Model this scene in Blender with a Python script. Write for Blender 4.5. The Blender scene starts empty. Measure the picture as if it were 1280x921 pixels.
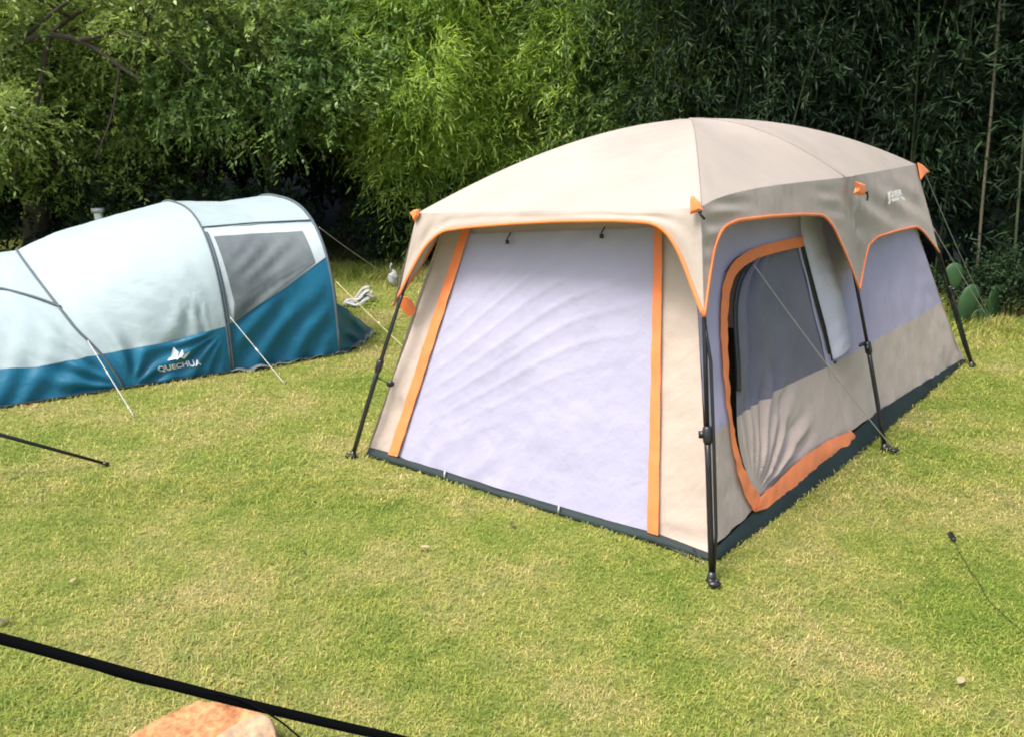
import bpy, bmesh, math, random
import numpy as np
from mathutils import Vector, noise
rad = math.radians
S = bpy.context.scene
COL = S.collection
V = Vector

# ------------------------------------------------------------------ camera
F, PITCH, CH = 1000.0, 0.2966, 2.1265          # focal length in px of a 1280 px wide frame, pitch down, eye height
cam = bpy.data.objects.new('camera', bpy.data.cameras.new('camera'))
COL.objects.link(cam)
cam.location = (0, 0, CH)
cam.rotation_euler = (math.pi/2 - PITCH, 0, 0)
cam.data.sensor_width = 36.0
cam.data.lens = 36.0*F/1280.0
cam.data.clip_end = 500
cam.data.clip_start = 0.05
S.camera = cam

CP, SP = math.cos(PITCH), math.sin(PITCH)
EYE = V((0, 0, CH))
def ray(x, y):
    X = (x-640)/F; Y = (460.5-y)/F
    return V((X, CP+Y*SP, -SP+Y*CP))
def atz(x, y, z=0.0):
    """where the sight line through a measured photo point meets the level z"""
    d = ray(x, y); return EYE + d*((z-CH)/d.z)
class Plane:
    """a real surface plane through three points; normal n faces outward (toward ref)"""
    def __init__(s, a, b, c, out):
        s.o = V(a); s.n = (V(b)-V(a)).cross(V(c)-V(a)).normalized()
        if s.n.dot(V(out)) < 0: s.n = -s.n
    def px(s, x, y, off=0.0):
        d = ray(x, y); t = (s.o-EYE).dot(s.n)/d.dot(s.n)
        return EYE + d*t + s.n*off

# ------------------------------------------------------------------ materials
def new_mat(name):
    m = bpy.data.materials.new(name); m.use_nodes = True
    nt = m.node_tree; nt.nodes.clear()
    out = nt.nodes.new('ShaderNodeOutputMaterial')
    return m, nt, out
def N(nt, t, **kw):
    n = nt.nodes.new(t)
    for k, v in kw.items():
        if k in n.inputs: n.inputs[k].default_value = v
        else: setattr(n, k, v)
    return n
def ramp(nt, fac, stops):
    r = nt.nodes.new('ShaderNodeValToRGB'); e = r.color_ramp.elements
    e[0].position, e[0].color = stops[0][0], (*stops[0][1], 1)
    e[1].position, e[1].color = stops[1][0], (*stops[1][1], 1)
    for p, c in stops[2:]:
        q = e.new(p); q.color = (*c, 1)
    nt.links.new(fac, r.inputs['Fac']); return r.outputs['Color']

def cloth(name, col, trans=0.25, rough=0.6, dirt=0.10, weave=900, bump=0.12, crease=0.25, sheen=0.12, sharp=0.22):
    m, nt, out = new_mat(name); L = nt.links.new
    tc = N(nt, 'ShaderNodeTexCoord')
    n1 = N(nt, 'ShaderNodeTexNoise', Scale=2.3, Detail=6.0, Roughness=0.6); L(tc.outputs['Object'], n1.inputs['Vector'])
    d = tuple(c*(1-dirt*1.6) for c in col); e = tuple(min(1, c*(1+dirt)) for c in col)
    c = ramp(nt, n1.outputs['Fac'], [(0.3, d), (0.7, e)])
    p = N(nt, 'ShaderNodeBsdfPrincipled', Roughness=rough); L(c, p.inputs['Base Color'])
    p.inputs['Specular IOR Level'].default_value = 0.35
    p.inputs['Sheen Weight'].default_value = sheen
    # creases (ridged, stretched noise) + weave
    mp = N(nt, 'ShaderNodeMapping'); mp.inputs['Rotation'].default_value = (0.5, 0.4, 0.8); mp.inputs['Scale'].default_value = (1.0, 3.2, 1.6)
    L(tc.outputs['Object'], mp.inputs['Vector'])
    n2 = N(nt, 'ShaderNodeTexNoise', Scale=3.4, Detail=7.0, Roughness=0.55, Distortion=0.15); L(mp.outputs['Vector'], n2.inputs['Vector'])
    n3 = N(nt, 'ShaderNodeTexNoise', Scale=float(weave), Detail=1.0); L(tc.outputs['Object'], n3.inputs['Vector'])
    b1 = N(nt, 'ShaderNodeBump', Strength=crease, Distance=0.06); L(n2.outputs['Fac'], b1.inputs['Height'])
    n5 = N(nt, 'ShaderNodeTexNoise', noise_type='RIDGED_MULTIFRACTAL', Scale=2.6, Detail=3.0, Roughness=0.45, Distortion=0.3); mp2 = N(nt, 'ShaderNodeMapping'); mp2.inputs['Rotation'].default_value = (0.2, 1.1, 0.3); mp2.inputs['Scale'].default_value = (1.0, 1.8, .8)
    L(tc.outputs['Object'], mp2.inputs['Vector']); L(mp2.outputs['Vector'], n5.inputs['Vector'])
    b3 = N(nt, 'ShaderNodeBump', Strength=sharp, Distance=0.022); L(n5.outputs['Fac'], b3.inputs['Height']); L(b1.outputs['Normal'], b3.inputs['Normal'])
    b2 = N(nt, 'ShaderNodeBump', Strength=bump, Distance=0.0015); L(n3.outputs['Fac'], b2.inputs['Height']); L(b3.outputs['Normal'], b2.inputs['Normal'])
    L(b2.outputs['Normal'], p.inputs['Normal'])
    if trans > 0:
        t = N(nt, 'ShaderNodeBsdfTranslucent'); L(c, t.inputs['Color']); L(b2.outputs['Normal'], t.inputs['Normal'])
        mx = N(nt, 'ShaderNodeMixShader', Fac=trans); L(p.outputs[0], mx.inputs[1]); L(t.outputs[0], mx.inputs[2])
        L(mx.outputs[0], out.inputs[0])
    else: L(p.outputs[0], out.inputs[0])
    return m
def plain(name, col, rough=0.5, metal=0.0, var=0.15, scale=30.0):
    m, nt, out = new_mat(name); L = nt.links.new
    tc = N(nt, 'ShaderNodeTexCoord'); n1 = N(nt, 'ShaderNodeTexNoise', Scale=scale, Detail=5.0); L(tc.outputs['Object'], n1.inputs['Vector'])
    c = ramp(nt, n1.outputs['Fac'], [(0.3, tuple(x*(1-var) for x in col)), (0.7, tuple(min(1, x*(1+var)) for x in col))])
    p = N(nt, 'ShaderNodeBsdfPrincipled', Roughness=rough, Metallic=metal); L(c, p.inputs['Base Color'])
    if rough == 1.0: p.inputs['Specular IOR Level'].default_value = 0.04
    b = N(nt, 'ShaderNodeBump', Strength=0.15, Distance=0.002); L(n1.outputs['Fac'], b.inputs['Height']); L(b.outputs[0], p.inputs['Normal'])
    L(p.outputs[0], out.inputs[0]); return m
def leafmat(name, cols, trans=0.4, rough=0.45):
    m, nt, out = new_mat(name); L = nt.links.new
    a = N(nt, 'ShaderNodeAttribute', attribute_name='rnd')
    g = N(nt, 'ShaderNodeNewGeometry'); n1 = N(nt, 'ShaderNodeTexNoise', Scale=0.9, Detail=3.0); L(g.outputs['Position'], n1.inputs['Vector'])
    ad = N(nt, 'ShaderNodeMath', operation='MULTIPLY_ADD'); L(n1.outputs['Fac'], ad.inputs[0]); ad.inputs[1].default_value = 1.3; ad.inputs[2].default_value = -0.62
    ad2 = N(nt, 'ShaderNodeMath', operation='ADD'); L(ad.outputs[0], ad2.inputs[0]); L(a.outputs['Fac'], ad2.inputs[1])
    k = len(cols); c = ramp(nt, ad2.outputs[0], [(0.05+0.9*i/(k-1), cc) for i, cc in enumerate(cols)])
    p = N(nt, 'ShaderNodeBsdfPrincipled', Roughness=rough); L(c, p.inputs['Base Color']); p.inputs['Specular IOR Level'].default_value = 0.35
    hs = N(nt, 'ShaderNodeHueSaturation', Saturation=1.1, Value=1.35); hs.inputs['Hue'].default_value = 0.49; L(c, hs.inputs['Color'])
    t = N(nt, 'ShaderNodeBsdfTranslucent'); L(hs.outputs[0], t.inputs['Color'])
    mx = N(nt, 'ShaderNodeMixShader', Fac=trans); L(p.outputs[0], mx.inputs[1]); L(t.outputs[0], mx.inputs[2]); L(mx.outputs[0], out.inputs[0])
    return m
M = dict(
    beige=cloth('beige_cloth', (0.49, 0.40, 0.335), 0.12, dirt=0.06, crease=0.25, sharp=0.4),
    roof=cloth('roof_cloth', (0.39, 0.335, 0.285), 0.10, dirt=0.06, crease=0.16, rough=0.5, sharp=0.35),
    lav=cloth('lavender_cloth', (0.44, 0.41, 0.56), 0.22, dirt=0.05, crease=0.18),
    white=cloth('white_curtain', (0.44, 0.43, 0.565), 0.25, dirt=0.04, crease=0.22, sharp=0.45),
    roll=cloth('curtain_roll_cloth', (0.62, 0.61, 0.70), 0.25, dirt=0.04, crease=0.2),
    orange=cloth('orange_tape', (0.80, 0.215, 0.065), 0.05, dirt=0.08, crease=0.1),
    darkbase=cloth('dark_ground_cloth', (0.010, 0.021, 0.020), 0.0, rough=0.7, dirt=0.2, sheen=0.0),
    mesh=cloth('grey_mesh', (0.16, 0.155, 0.19), 0.15, dirt=0.12, weave=400, bump=0.5, crease=0.35, sharp=.4),
    black=plain('black_plastic', (0.012, 0.012, 0.013), 0.35),
    pole=plain('black_pole', (0.018, 0.018, 0.02), 0.3, 0.3),
    bwhite=cloth('pale_fly_cloth', (0.375, 0.465, 0.475), 0.22, dirt=0.05, crease=0.26, sharp=0.3),
    bframe=cloth('white_window_band', (0.47, 0.545, 0.555), 0.2, dirt=0.04, crease=0.1),
    blue=cloth('teal_blue_cloth', (0.008, 0.15, 0.255), 0.25, dirt=0.10, crease=0.3, rough=0.42),
    bmesh=cloth('window_mesh', (0.125, 0.15, 0.155), 0.1, dirt=0.12, weave=400, bump=0.5, crease=0.3),
    bpole=cloth('pole_sleeve', (0.06, 0.085, 0.10), 0.0, dirt=0.1),
    rope=plain('pale_rope', (0.55, 0.55, 0.50), 0.8),
    yrope=plain('yellow_rope', (0.55, 0.50, 0.24), 0.8),
    grope=plain('grey_rope', (0.35, 0.34, 0.32), 0.8),
    print=plain('white_print', (0.82, 0.84, 0.84), 0.6, var=0.04),
    printb=plain('cream_print', (0.72, 0.70, 0.66), 0.6, var=0.06),
    strap=plain('black_webbing', (0.003, 0.0035, 0.004), 1.0, scale=200),
    plastic=plain('white_plastic', (0.36, 0.37, 0.36), 0.4, var=0.06),
    red=plain('red_cloth', (0.35, 0.02, 0.02), 0.7),
    bark=plain('bark', (0.055, 0.043, 0.03), 0.9, var=0.5, scale=9),
    culm=plain('bamboo_culm', (0.045, 0.06, 0.024), 0.5, var=0.35, scale=5),
    drytw=plain('dry_stem', (0.075, 0.065, 0.04), 0.8, var=0.3),
    cactus=plain('cactus_skin', (0.022, 0.065, 0.018), 0.55, var=0.25, scale=6),
    lf_bright=leafmat('bamboo_leaf_bright', [(0.13, 0.22, 0.045), (0.29, 0.42, 0.08), (0.46, 0.58, 0.14)], 0.52),
    lf_mid=leafmat('leaf_mid', [(0.05, 0.10, 0.03), (0.13, 0.22, 0.06), (0.25, 0.35, 0.11)], 0.45),
    lf_shaded=leafmat('bamboo_leaf_shaded', [(0.004, 0.013, 0.005), (0.010, 0.029, 0.010), (0.032, 0.070, 0.022)], 0.25, 0.7),  # very low albedo: shade of the right side painted into the leaf colour
    lf_olive=leafmat('leaf_olive', [(0.08, 0.12, 0.035), (0.19, 0.27, 0.065), (0.36, 0.44, 0.13)], 0.38),
    lf_deep=leafmat('leaf_deep', [(0.006, 0.014, 0.008), (0.012, 0.028, 0.014), (0.022, 0.045, 0.02)], 0.15),  # near-black: shade between the trees is put into this leaf colour
    dry=leafmat('dry_leaf', [(0.38, 0.31, 0.18), (0.5, 0.45, 0.30), (0.62, 0.58, 0.44)], 0.2),
)

# ------------------------------------------------------------------ object helpers
def tag(o, label=None, cat=None, group=None, kind=None):
    if label: o['label'] = label
    if cat: o['category'] = cat
    if group: o['group'] = group
    if kind: o['kind'] = kind
    return o
def empty(name, loc=(0, 0, 0), rz=0.0):
    o = bpy.data.objects.new(name, None); COL.objects.link(o); o.location = loc; o.rotation_euler = (0, 0, rz)
    o.empty_display_size = 0.1
    return o
def obj(name, vs, fs, mat, parent=None, smooth=True):
    """one mesh object; world coordinates are turned into the parent's space"""
    me = bpy.data.meshes.new(name)
    if parent is not None and parent.type == 'EMPTY':
        off = V(parent.location); vs = [V(v)-off for v in vs]
    elif parent is not None and parent.parent is not None:
        off = V(parent.parent.location); vs = [V(v)-off for v in vs]
    me.from_pydata([tuple(v) for v in vs], [], fs); me.update()
    me.materials.append(mat)
    if smooth: me.polygons.foreach_set('use_smooth', [True]*len(me.polygons))
    o = bpy.data.objects.new(name, me); COL.objects.link(o)
    if parent is not None: o.parent = parent
    return o
class MB:
    def __init__(s): s.v = []; s.f = []
    def add(s, vs, fs):
        k = len(s.v); s.v += [V(v) for v in vs]; s.f += [tuple(i+k for i in f) for f in fs]; return s
    def tube(s, pts, r, n=8, cap=True):
        pts = [V(p) for p in pts]; m = len(pts)
        rs = r if isinstance(r, (list, tuple)) else [r]*m
        up = V((0, 0, 1)); vs = []; fs = []; prev = None
        for i, p in enumerate(pts):
            t = (pts[min(i+1, m-1)]-pts[max(i-1, 0)])
            t = t.normalized() if t.length > 1e-9 else V((0, 0, 1))
            a = prev if prev is not None else (up if abs(t.z) < 0.9 else V((1, 0, 0)))
            a = (a - t*a.dot(t)).normalized(); prev = a; b = t.cross(a)
            for k in range(n):
                g = 2*math.pi*k/n; vs.append(p + (a*math.cos(g)+b*math.sin(g))*rs[i])
        for i in range(m-1):
            for k in range(n):
                k2 = (k+1) % n; fs.append((i*n+k, i*n+k2, (i+1)*n+k2, (i+1)*n+k))
        if cap: fs.append(tuple(range(n-1, -1, -1))); fs.append(tuple((m-1)*n+k for k in range(n)))
        return s.add(vs, fs)
    def band(s, pts, w, t, nrm):
        """flat strap along pts, width w across nrm, thickness t"""
        pts = [V(p) for p in pts]; vs = []; fs = []; m = len(pts)
        for i, p in enumerate(pts):
            d = (pts[min(i+1, m-1)]-pts[max(i-1, 0)]).normalized(); n = V(nrm); n = (n-d*n.dot(d)).normalized(); b = d.cross(n)
            vs += [p+b*w/2+n*t/2, p-b*w/2+n*t/2, p-b*w/2-n*t/2, p+b*w/2-n*t/2]
        for i in range(m-1):
            for k in range(4): k2 = (k+1) % 4; fs.append((i*4+k, i*4+k2, i*4+4+k2, i*4+4+k))
        fs += [(3, 2, 1, 0), tuple((m-1)*4+k for k in range(4))]
        return s.add(vs, fs)
    def box(s, c, sx, sy, sz, ax=None):
        ax = ax or (V((1, 0, 0)), V((0, 1, 0)), V((0, 0, 1)))
        vs = [V(c)+ax[0]*sx/2*i+ax[1]*sy/2*j+ax[2]*sz/2*k for i in (-1, 1) for j in (-1, 1) for k in (-1, 1)]
        return s.add(vs, [(0, 1, 3, 2), (4, 6, 7, 5), (0, 4, 5, 1), (2, 3, 7, 6), (0, 2, 6, 4), (1, 5, 7, 3)])
    def ball(s, c, r, nu=10, nv=6, sc=(1, 1, 1)):
        vs = []; fs = []
        for j in range(nv+1):
            th = math.pi*j/nv
            for i in range(nu):
                ph = 2*math.pi*i/nu
                vs.append(V(c)+V((math.sin(th)*math.cos(ph)*sc[0], math.sin(th)*math.sin(ph)*sc[1], math.cos(th)*sc[2]))*r)
        for j in range(nv):
            for i in range(nu): i2 = (i+1) % nu; fs.append((j*nu+i, (j+1)*nu+i, (j+1)*nu+i2, j*nu+i2))
        return s.add(vs, fs)
    def build(s, name, mat, parent=None, smooth=True): return obj(name, s.v, s.f, mat, parent, smooth)

def resample(pts, n):
    pts = [V(p) for p in pts]; L = [0.0]
    for a, b in zip(pts, pts[1:]): L.append(L[-1]+(b-a).length)
    out = []; k = 0
    for i in range(n):
        d = L[-1]*i/(n-1)
        while k < len(pts)-2 and L[k+1] < d: k += 1
        w = (d-L[k])/max(1e-9, L[k+1]-L[k]); out.append(pts[k].lerp(pts[k+1], min(1, max(0, w))))
    return out
def smoothline(pts, it=2):
    pts = [V(p) for p in pts]
    for _ in range(it):
        q = [pts[0]]
        for a, b in zip(pts, pts[1:]): q += [a.lerp(b, .25), a.lerp(b, .75)]
        q.append(pts[-1]); pts = q
    return pts
def ruled(A, B, nu, nv, disp=None, n=None, matched=False):
    """grid between two curves; rows run along the curves, disp(P,u,v) moves along n"""
    if not matched: A = resample(A, nu); B = resample(B, nu)
    nu = len(A); vs = []; fs = []
    for i in range(nu):
        for j in range(nv):
            v = j/(nv-1); P = A[i].lerp(B[i], v)
            if disp: P = P + n*disp(P, i/(nu-1), v)
            vs.append(P)
    for i in range(nu-1):
        for j in range(nv-1): fs.append((i*nv+j, i*nv+j+1, (i+1)*nv+j+1, (i+1)*nv+j))
    return vs, fs
def split_z(vs, fs, z):
    """cut a mesh at height z -> (upper, lower)"""
    res = []
    for up in (True, False):
        bm = bmesh.new(); bv = [bm.verts.new(v) for v in vs]
        for f in fs:
            try: bm.faces.new([bv[i] for i in f])
            except ValueError: pass
        bmesh.ops.bisect_plane(bm, geom=bm.verts[:]+bm.edges[:]+bm.faces[:], plane_co=(0, 0, z), plane_no=(0, 0, 1), clear_inner=up, clear_outer=not up)
        bm.verts.index_update()
        res.append(([v.co.copy() for v in bm.verts], [tuple(v.index for v in f.verts) for f in bm.faces])); bm.free()
    return res
def nz(P, s, seed=0.0): return noise.noise(V(P)*s+V((seed, seed*1.7, -seed)))
def sst(a, b, x):
    t = min(1, max(0, (x-a)/(b-a))); return t*t*(3-2*t)

# ================================================================== CABIN TENT
fN = V((.971, 3.427, 0)); fL = V((-1.056, 4.928, 0)); fM = V((2.535, 5.051, 0)); fR = V((4.205, 7.014, 0))
eN = V((.876, 3.767, 1.746)); eL = V((-.573, 4.88, 1.597)); eM = V((2.206, 5.364, 1.709)); eR = V((3.551, 7.159, 1.739))
back = V((-1.449, 1.113, -0.02))            # N -> L shift, gives the hidden far side
eM2 = eM+back; eR2 = eR+back; fM2 = fM+V((-2.03, 1.50, 0)); fR2 = fR+V((-2.03, 1.50, 0))
outF = V((-.60, -.80, 0)); outS = V((.78, -.63, 0)); outB = -outS; outE = -outF
ct = empty('cabin_tent', (1.6, 5.3, 0))
tag(ct, 'large beige cabin tent with orange trim, open side door and pale front panel', 'tent')

FLw = atz(458, 568); FNw = atz(890, 700); FRw = atz(1203, 452)
TNw = atz(866, 280, 1.635)
PF = Plane(FLw, FNw, TNw, outF)
TLw = PF.px(557, 282)
PS = Plane(FNw, FRw, TNw, outS)
TRw = PS.px(1143, 285)

# ---- roof
_d = ray(861, 149); A = EYE+_d*(5.15/_d.y)          # apex over the middle of the front bay
def ridge(C, bulge, n=25, A=A):
    return [A.lerp(C, t)+V((0, 0, bulge*4*t*(1-t)*(1-.25*t))) for t in [i/(n-1) for i in range(n)]]
leg_NM = Plane(fN, eN, (fM+eM)/2, outS); leg_MR = Plane((fM+eM)/2, eR, fR, outS); leg_F = Plane(eN, eL, (fN+fL)/2, outF)
rN = V(eN)+V((0, 0, .012)); rL = V(eL)+V((0, 0, .012))
eaveNM = smoothline([rN, leg_NM.px(900, 246), leg_NM.px(950, 234), leg_NM.px(1010, 227), leg_NM.px(1056, 222)])
rM = eaveNM[-1]
eaveMR = smoothline([rM, leg_MR.px(1100, 214), leg_MR.px(1145, 206)]); rR = eaveMR[-1]
eaveNL = smoothline([rN, rN.lerp(rL, .12)+V((0, 0, -.012)), rN.lerp(rL, .5)+V((0, 0, .0)), rL])
rM2 = rM+back; rR2 = rR+back
R = dict(N=ridge(rN, .10), L=ridge(rL, .115), M=ridge(rM, .10), R=ridge(rR, .115), R2=ridge(rR2, .10), M2=ridge(rM2, .10))
def roof_patch(mb, a, b, eave, sag=.03, nv=28):
    ra, rb = R[a], R[b]; n = len(ra); E = resample(eave, nv); vs = []; fs = []
    for i in range(n):
        t = i/(n-1)
        for j in range(nv):
            v = j/(nv-1); P = ra[i].lerp(rb[i], v); base = ra[-1].lerp(rb[-1], v)
            P = P+(E[j]-base)*t**3
            P.z -= sag*math.sin(math.pi*v)*t*(1.15-t)*1.8
            # tension creases that run out of the hooks
            e = min(v, 1-v); fan = math.sin((v if v < .5 else 1-v)*52)*math.exp(-e*9)*sst(.45, .95, t)*(1-sst(.97, 1, t))
            P.z += .006*fan + .006*nz(P, 2.6, 3)*math.sin(math.pi*v)*t
            if i == 0: P = V(A)
            vs.append(P)
    for i in range(n-1):
        for j in range(nv-1): fs.append((i*nv+j, i*nv+j+1, (i+1)*nv+j+1, (i+1)*nv+j))
    mb.add(vs, fs)
mb = MB()
roof_patch(mb, 'N', 'L', eaveNL); roof_patch(mb, 'N', 'M', eaveNM); roof_patch(mb, 'M', 'R', eaveMR)
roof_patch(mb, 'R', 'R2', [rR, rR2]); roof_patch(mb, 'R2', 'M2', [rR2, rM2]); roof_patch(mb, 'M2', 'L', [rM2, rL])
roof = mb.build('roof', M['roof'], ct)

g = MB()
for k in 'NM': g.tube([p+V((0, 0, .001)) for p in R[k]], .0045, 5)
g.build('ridge_seam', M['roof'], ct)
# ---- valance with scalloped, orange-piped edge
def valance(mb, tb, plane, px, vv, eave, n, pts=None, folds=1.0, kindf='', ends=(None, None)):
    bot = pts if pts else [plane.px(x, y, .012) for x, y in px]
    if ends[0]: bot[0] = ends[0]
    if ends[1]: bot[-1] = ends[1]
    # densify bottom and eave parameters together
    E = resample(eave, 60); D = []; T = []
    for i in range(len(bot)-1):
        k = max(2, int((bot[i+1]-bot[i]).length/.03))
        for j in range(k): D.append(bot[i].lerp(bot[i+1], j/k)); T.append(vv[i]+(vv[i+1]-vv[i])*j/k)
    D.append(bot[-1]); T.append(vv[-1])
    for _ in range(3): D = [D[0]]+[(D[i-1]+D[i]*2+D[i+1])/4 for i in range(1, len(D)-1)]+[D[-1]]
    top = []
    for t in T:
        q = t*59; i = min(58, int(q)); top.append(E[i].lerp(E[i+1], q-i))
    nn = V(n)
    def dz(P, u, v): return dz_(P, u, v)*sst(0, .10, min(u, 1-u))
    def dz_(P, u, v):
        e = min(u, 1-u)
        if kindf == 'mr':
            dm = (P-rM).length; w_ = P.z+.28*(P-rM).dot(V((.62, .785, 0))); return folds*math.sin(math.pi*v*.98)*(.017*math.sin((P.z*.75-.62*(P-rM).dot(V((.62, .785, 0))))*44+nz(P, 2)*1.5)*sst(.75, .15, dm)+.010*math.sin(w_*26+1)*sst(.1, .5, v)+.006*nz(P, 5, 2))
        if kindf == 'nm':
            dn = min((P-rN).length, (P-rM).length); return folds*math.sin(math.pi*v*.98)*(.011*math.sin(P.z*62+(P-rN).dot(V((.62, .785, 0)))*7+nz(P, 2)*2)*sst(.62, .1, dn)+.006*nz(P, 3, 2))
        return folds*math.sin(math.pi*v*.98)*(.010*math.sin(e*75+v*3)*math.exp(-e*7)+.010*nz(P, 5, 2)+.014*math.sin(v*9+nz(P, 2)*4)*math.exp(-e*5))
    vs, fs = ruled(top, D, len(D), 12, dz, nn, matched=True)
    mb.add(vs, fs); tb.band([p+nn*.004 for p in D], .017, .008, nn)
vb = MB(); tb = MB()
tipN = (leg_F.px(880, 396)+leg_NM.px(880, 396))/2; tipN = tipN+(EYE-tipN).normalized()*.03
tipM = (leg_NM.px(1074, 363)+leg_MR.px(1074, 363))/2; tipM = tipM+(EYE-tipM).normalized()*.03
valance(vb, tb, leg_F, [(880, 395), (866, 355), (852, 318), (838, 292), (822, 279), (770, 276), (700, 277), (640, 280), (590, 284), (553, 289), (533, 308), (514, 342), (500, 371)],
        [0, .012, .03, .06, .11, .25, .42, .58, .72, .84, .91, .97, 1], eaveNL, outF, folds=.7, ends=(tipN, None))
valance(vb, tb, leg_NM, [(880, 395), (884, 345), (890, 308), (900, 285), (918, 276), (960, 271), (1000, 268.5), (1026, 269), (1038, 282), (1052, 312), (1064, 342), (1074, 362)],
        [0, .02, .05, .09, .16, .42, .64, .78, .85, .92, .965, 1], eaveNM, outS, kindf='nm', ends=(tipN, tipM))
valance(vb, tb, leg_MR, [(1074, 362), (1078, 330), (1083, 308), (1094, 297), (1120, 289), (1143, 284), (1150, 288), (1160, 300), (1172, 316)],
        [0, .03, .08, .18, .5, .82, .89, .95, 1], eaveMR, outS, kindf='mr', ends=(tipM, None))
def hidden_val(a, b, n, fa, fb):
    p = []; w = []
    for t in (0, .03, .08, .16, .5, .84, .92, .97, 1):
        dr = .48*max(0, 1-min(t, 1-t)/.16)**.8+.09
        q = a.lerp(b, t); f = fa.lerp(fb, t); d = (f-q); p.append(q+d*(dr/abs(d.z))); w.append(t)
    valance(vb, tb, None, None, w, [a, b], n, pts=p)
hidden_val(rR, rR2, outE, fR, fR2); hidden_val(rM2, rR2, outB, fM2, fR2); hidden_val(rL, rM2, outB, fL, fM2)
vb.build('valance', M['roof'], ct)
tb.build('orange_piping', M['orange'], ct)

# ---- hook tabs at the eave
def hook(C, n, w=.09, h=.085, black=True, lab=None):
    n = V(n).normalized(); s = n.cross(V((0, 0, 1))).normalized(); b = MB()
    top = V(C)+V((0, 0, h*.45))+n*.012; rows = []
    for (x, z, o) in [(0.06, .60, 0), (.22, .30, .006), (.40, -.05, .014), (.52, -.36, .020), (.50, -.44, .020), (.14, -.54, .026)]:
        rows.append((x, z, o))
    vs = []; fs = []
    for x, z, o in rows:
        for sg in (-1, -.33, .33, 1): vs.append(V(C)+s*(x*sg*w)+V((0, 0, z*h))+n*(.016+o+.006*(1-abs(sg))))
    for i in range(len(rows)-1):
        for j in range(3): fs.append((i*4+j, i*4+j+1, i*4+5+j, i*4+4+j))
    k = len(vs); vs += [v-n*.004 for v in vs]; fs += [tuple(q+k for q in reversed(f)) for f in fs]
    o = b.add(vs, fs).build('hook_tab', M['orange'], ct)
    if black:
        g = MB(); q = V(C)+n*.045-V((0, 0, h*.45)); g.tube([q, q+V((0, 0, -.03)), q+s*.012+V((0, 0, -.055))-n*.01], .007, 6); g.ball(q, .011)
        g.build('hook', M['black'], o)
    return o
def tab(plane, pts, off, hk=None):
    vs = [plane.px(x, y, off) for x, y in pts]; k = len(vs); c = sum(vs, V((0, 0, 0)))/k; n = plane.n
    ring = [v.lerp(c, .35)+n*.012 for v in vs]; bk_ = [v-n*.006 for v in vs]; vv_ = vs+ring+bk_+[c+n*.013]
    fs = [(i, (i+1) % k, k+(i+1) % k, k+i) for i in range(k)]+[(2*k+i, 2*k+(i+1) % k, (i+1) % k, i) for i in range(k)]+[(k+i, k+(i+1) % k, 3*k) for i in range(k)]
    o = obj('hook_tab', vv_, fs, M['orange'], ct, smooth=False)
    if hk:
        g = MB(); q = plane.px(*hk, off+.012); g.ball(q, .010); g.tube([q, plane.px(hk[0]+1, hk[1]+4, off+.012), plane.px(hk[0]+4, hk[1]+9, off-.005)], .006, 6); g.build('hook', M['black'], o)
tab(leg_F, [(868.5, 247), (872, 246), (880, 254), (884, 264), (876, 267), (868.5, 269)], .050, (882, 266))
tab(leg_NM, [(1053, 229), (1057, 230), (1061, 231), (1066, 233), (1067, 239), (1068.5, 243), (1064, 246), (1058, 246.5), (1053, 243), (1055, 237)], .075, (1066, 243))
tab(leg_MR, [(1143, 205), (1149, 208), (1158, 216.5), (1151, 220), (1147, 226)], .03)
tab(leg_F, [(515, 267), (520, 263), (527, 262), (526, 270), (521, 278), (519, 272)], .02)

# ---- legs
def leg(f, e, joint=.40, foot=True):
    f = V(f); e = V(e)-V((0, 0, .03)); ins = ((V((1.6, 5.5, 0))-f)*V((1, 1, 0))).normalized()
    a = f+V((0, 0, .03)); c = e+ins*.06; bow = ins*-.012
    P = lambda t: a.lerp(c, t)+bow*math.sin(math.pi*t)
    b = MB(); b.tube([P(t) for t in (0, .1, .2, .3, joint)], .0150, 10); b.tube([P(t) for t in (joint, .6, .8, 1)], .0115, 10)
    o = b.build('leg', M['pole'], ct)
    j = MB(); q = P(joint); d = (c-a).normalized(); j.tube([q-d*.045, q-d*.03, q+d*.03, q+d*.04], [.018, .023, .023, .017], 12)
    sd = d.cross(ins).normalized(); j.box(q+sd*.026, .03, .02, .03, (sd, ins, d)); j.build('leg_joint', M['black'], o)
    s = MB(); off = sd*-.034; s.tube([a+off*.3, P(.12)+off*.8, P(.35)+off*.85, P(.6)+off*.75, P(.66)+off*.35, P(.70)+off*.1], .0085, 6); s.build('tension_cord', M['black'], o)
    g = MB(); g.tube([f+V((0, 0, .0)), f+V((0, 0, .012)), f+V((0, 0, .05))], [.026, .024, .017], 12)
    g.ball(f-ins*.035+V((0, 0, .018)), .020, sc=(1, 1, .8)); g.build('foot', M['black'], o)
    return o, P
legs = []
for f, e in ((fN, eN), (fL, eL), (fM, eM), (fR, eR), (fM2, eM2), (fR2, eR2)): legs.append(leg(f, e))
# loops that tie the walls to the legs
tb_ = MB(); q = legs[2][1](.42); tb_.box(q-V((.045, .04, 0)), .09, .012, .022, (V((.75, .66, 0)), outS, V((0, 0, 1)))); tb_.build('leg_clip', M['black'], ct)
tb_ = MB(); q = legs[1][1](.33)+V((.11, -.05, 0)); tb_.ball(q, .022, sc=(1.2, .6, 1)); tb_.tube([q, legs[1][1](.35)], .004); tb_.build('leg_clip', M['black'], ct)
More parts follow.
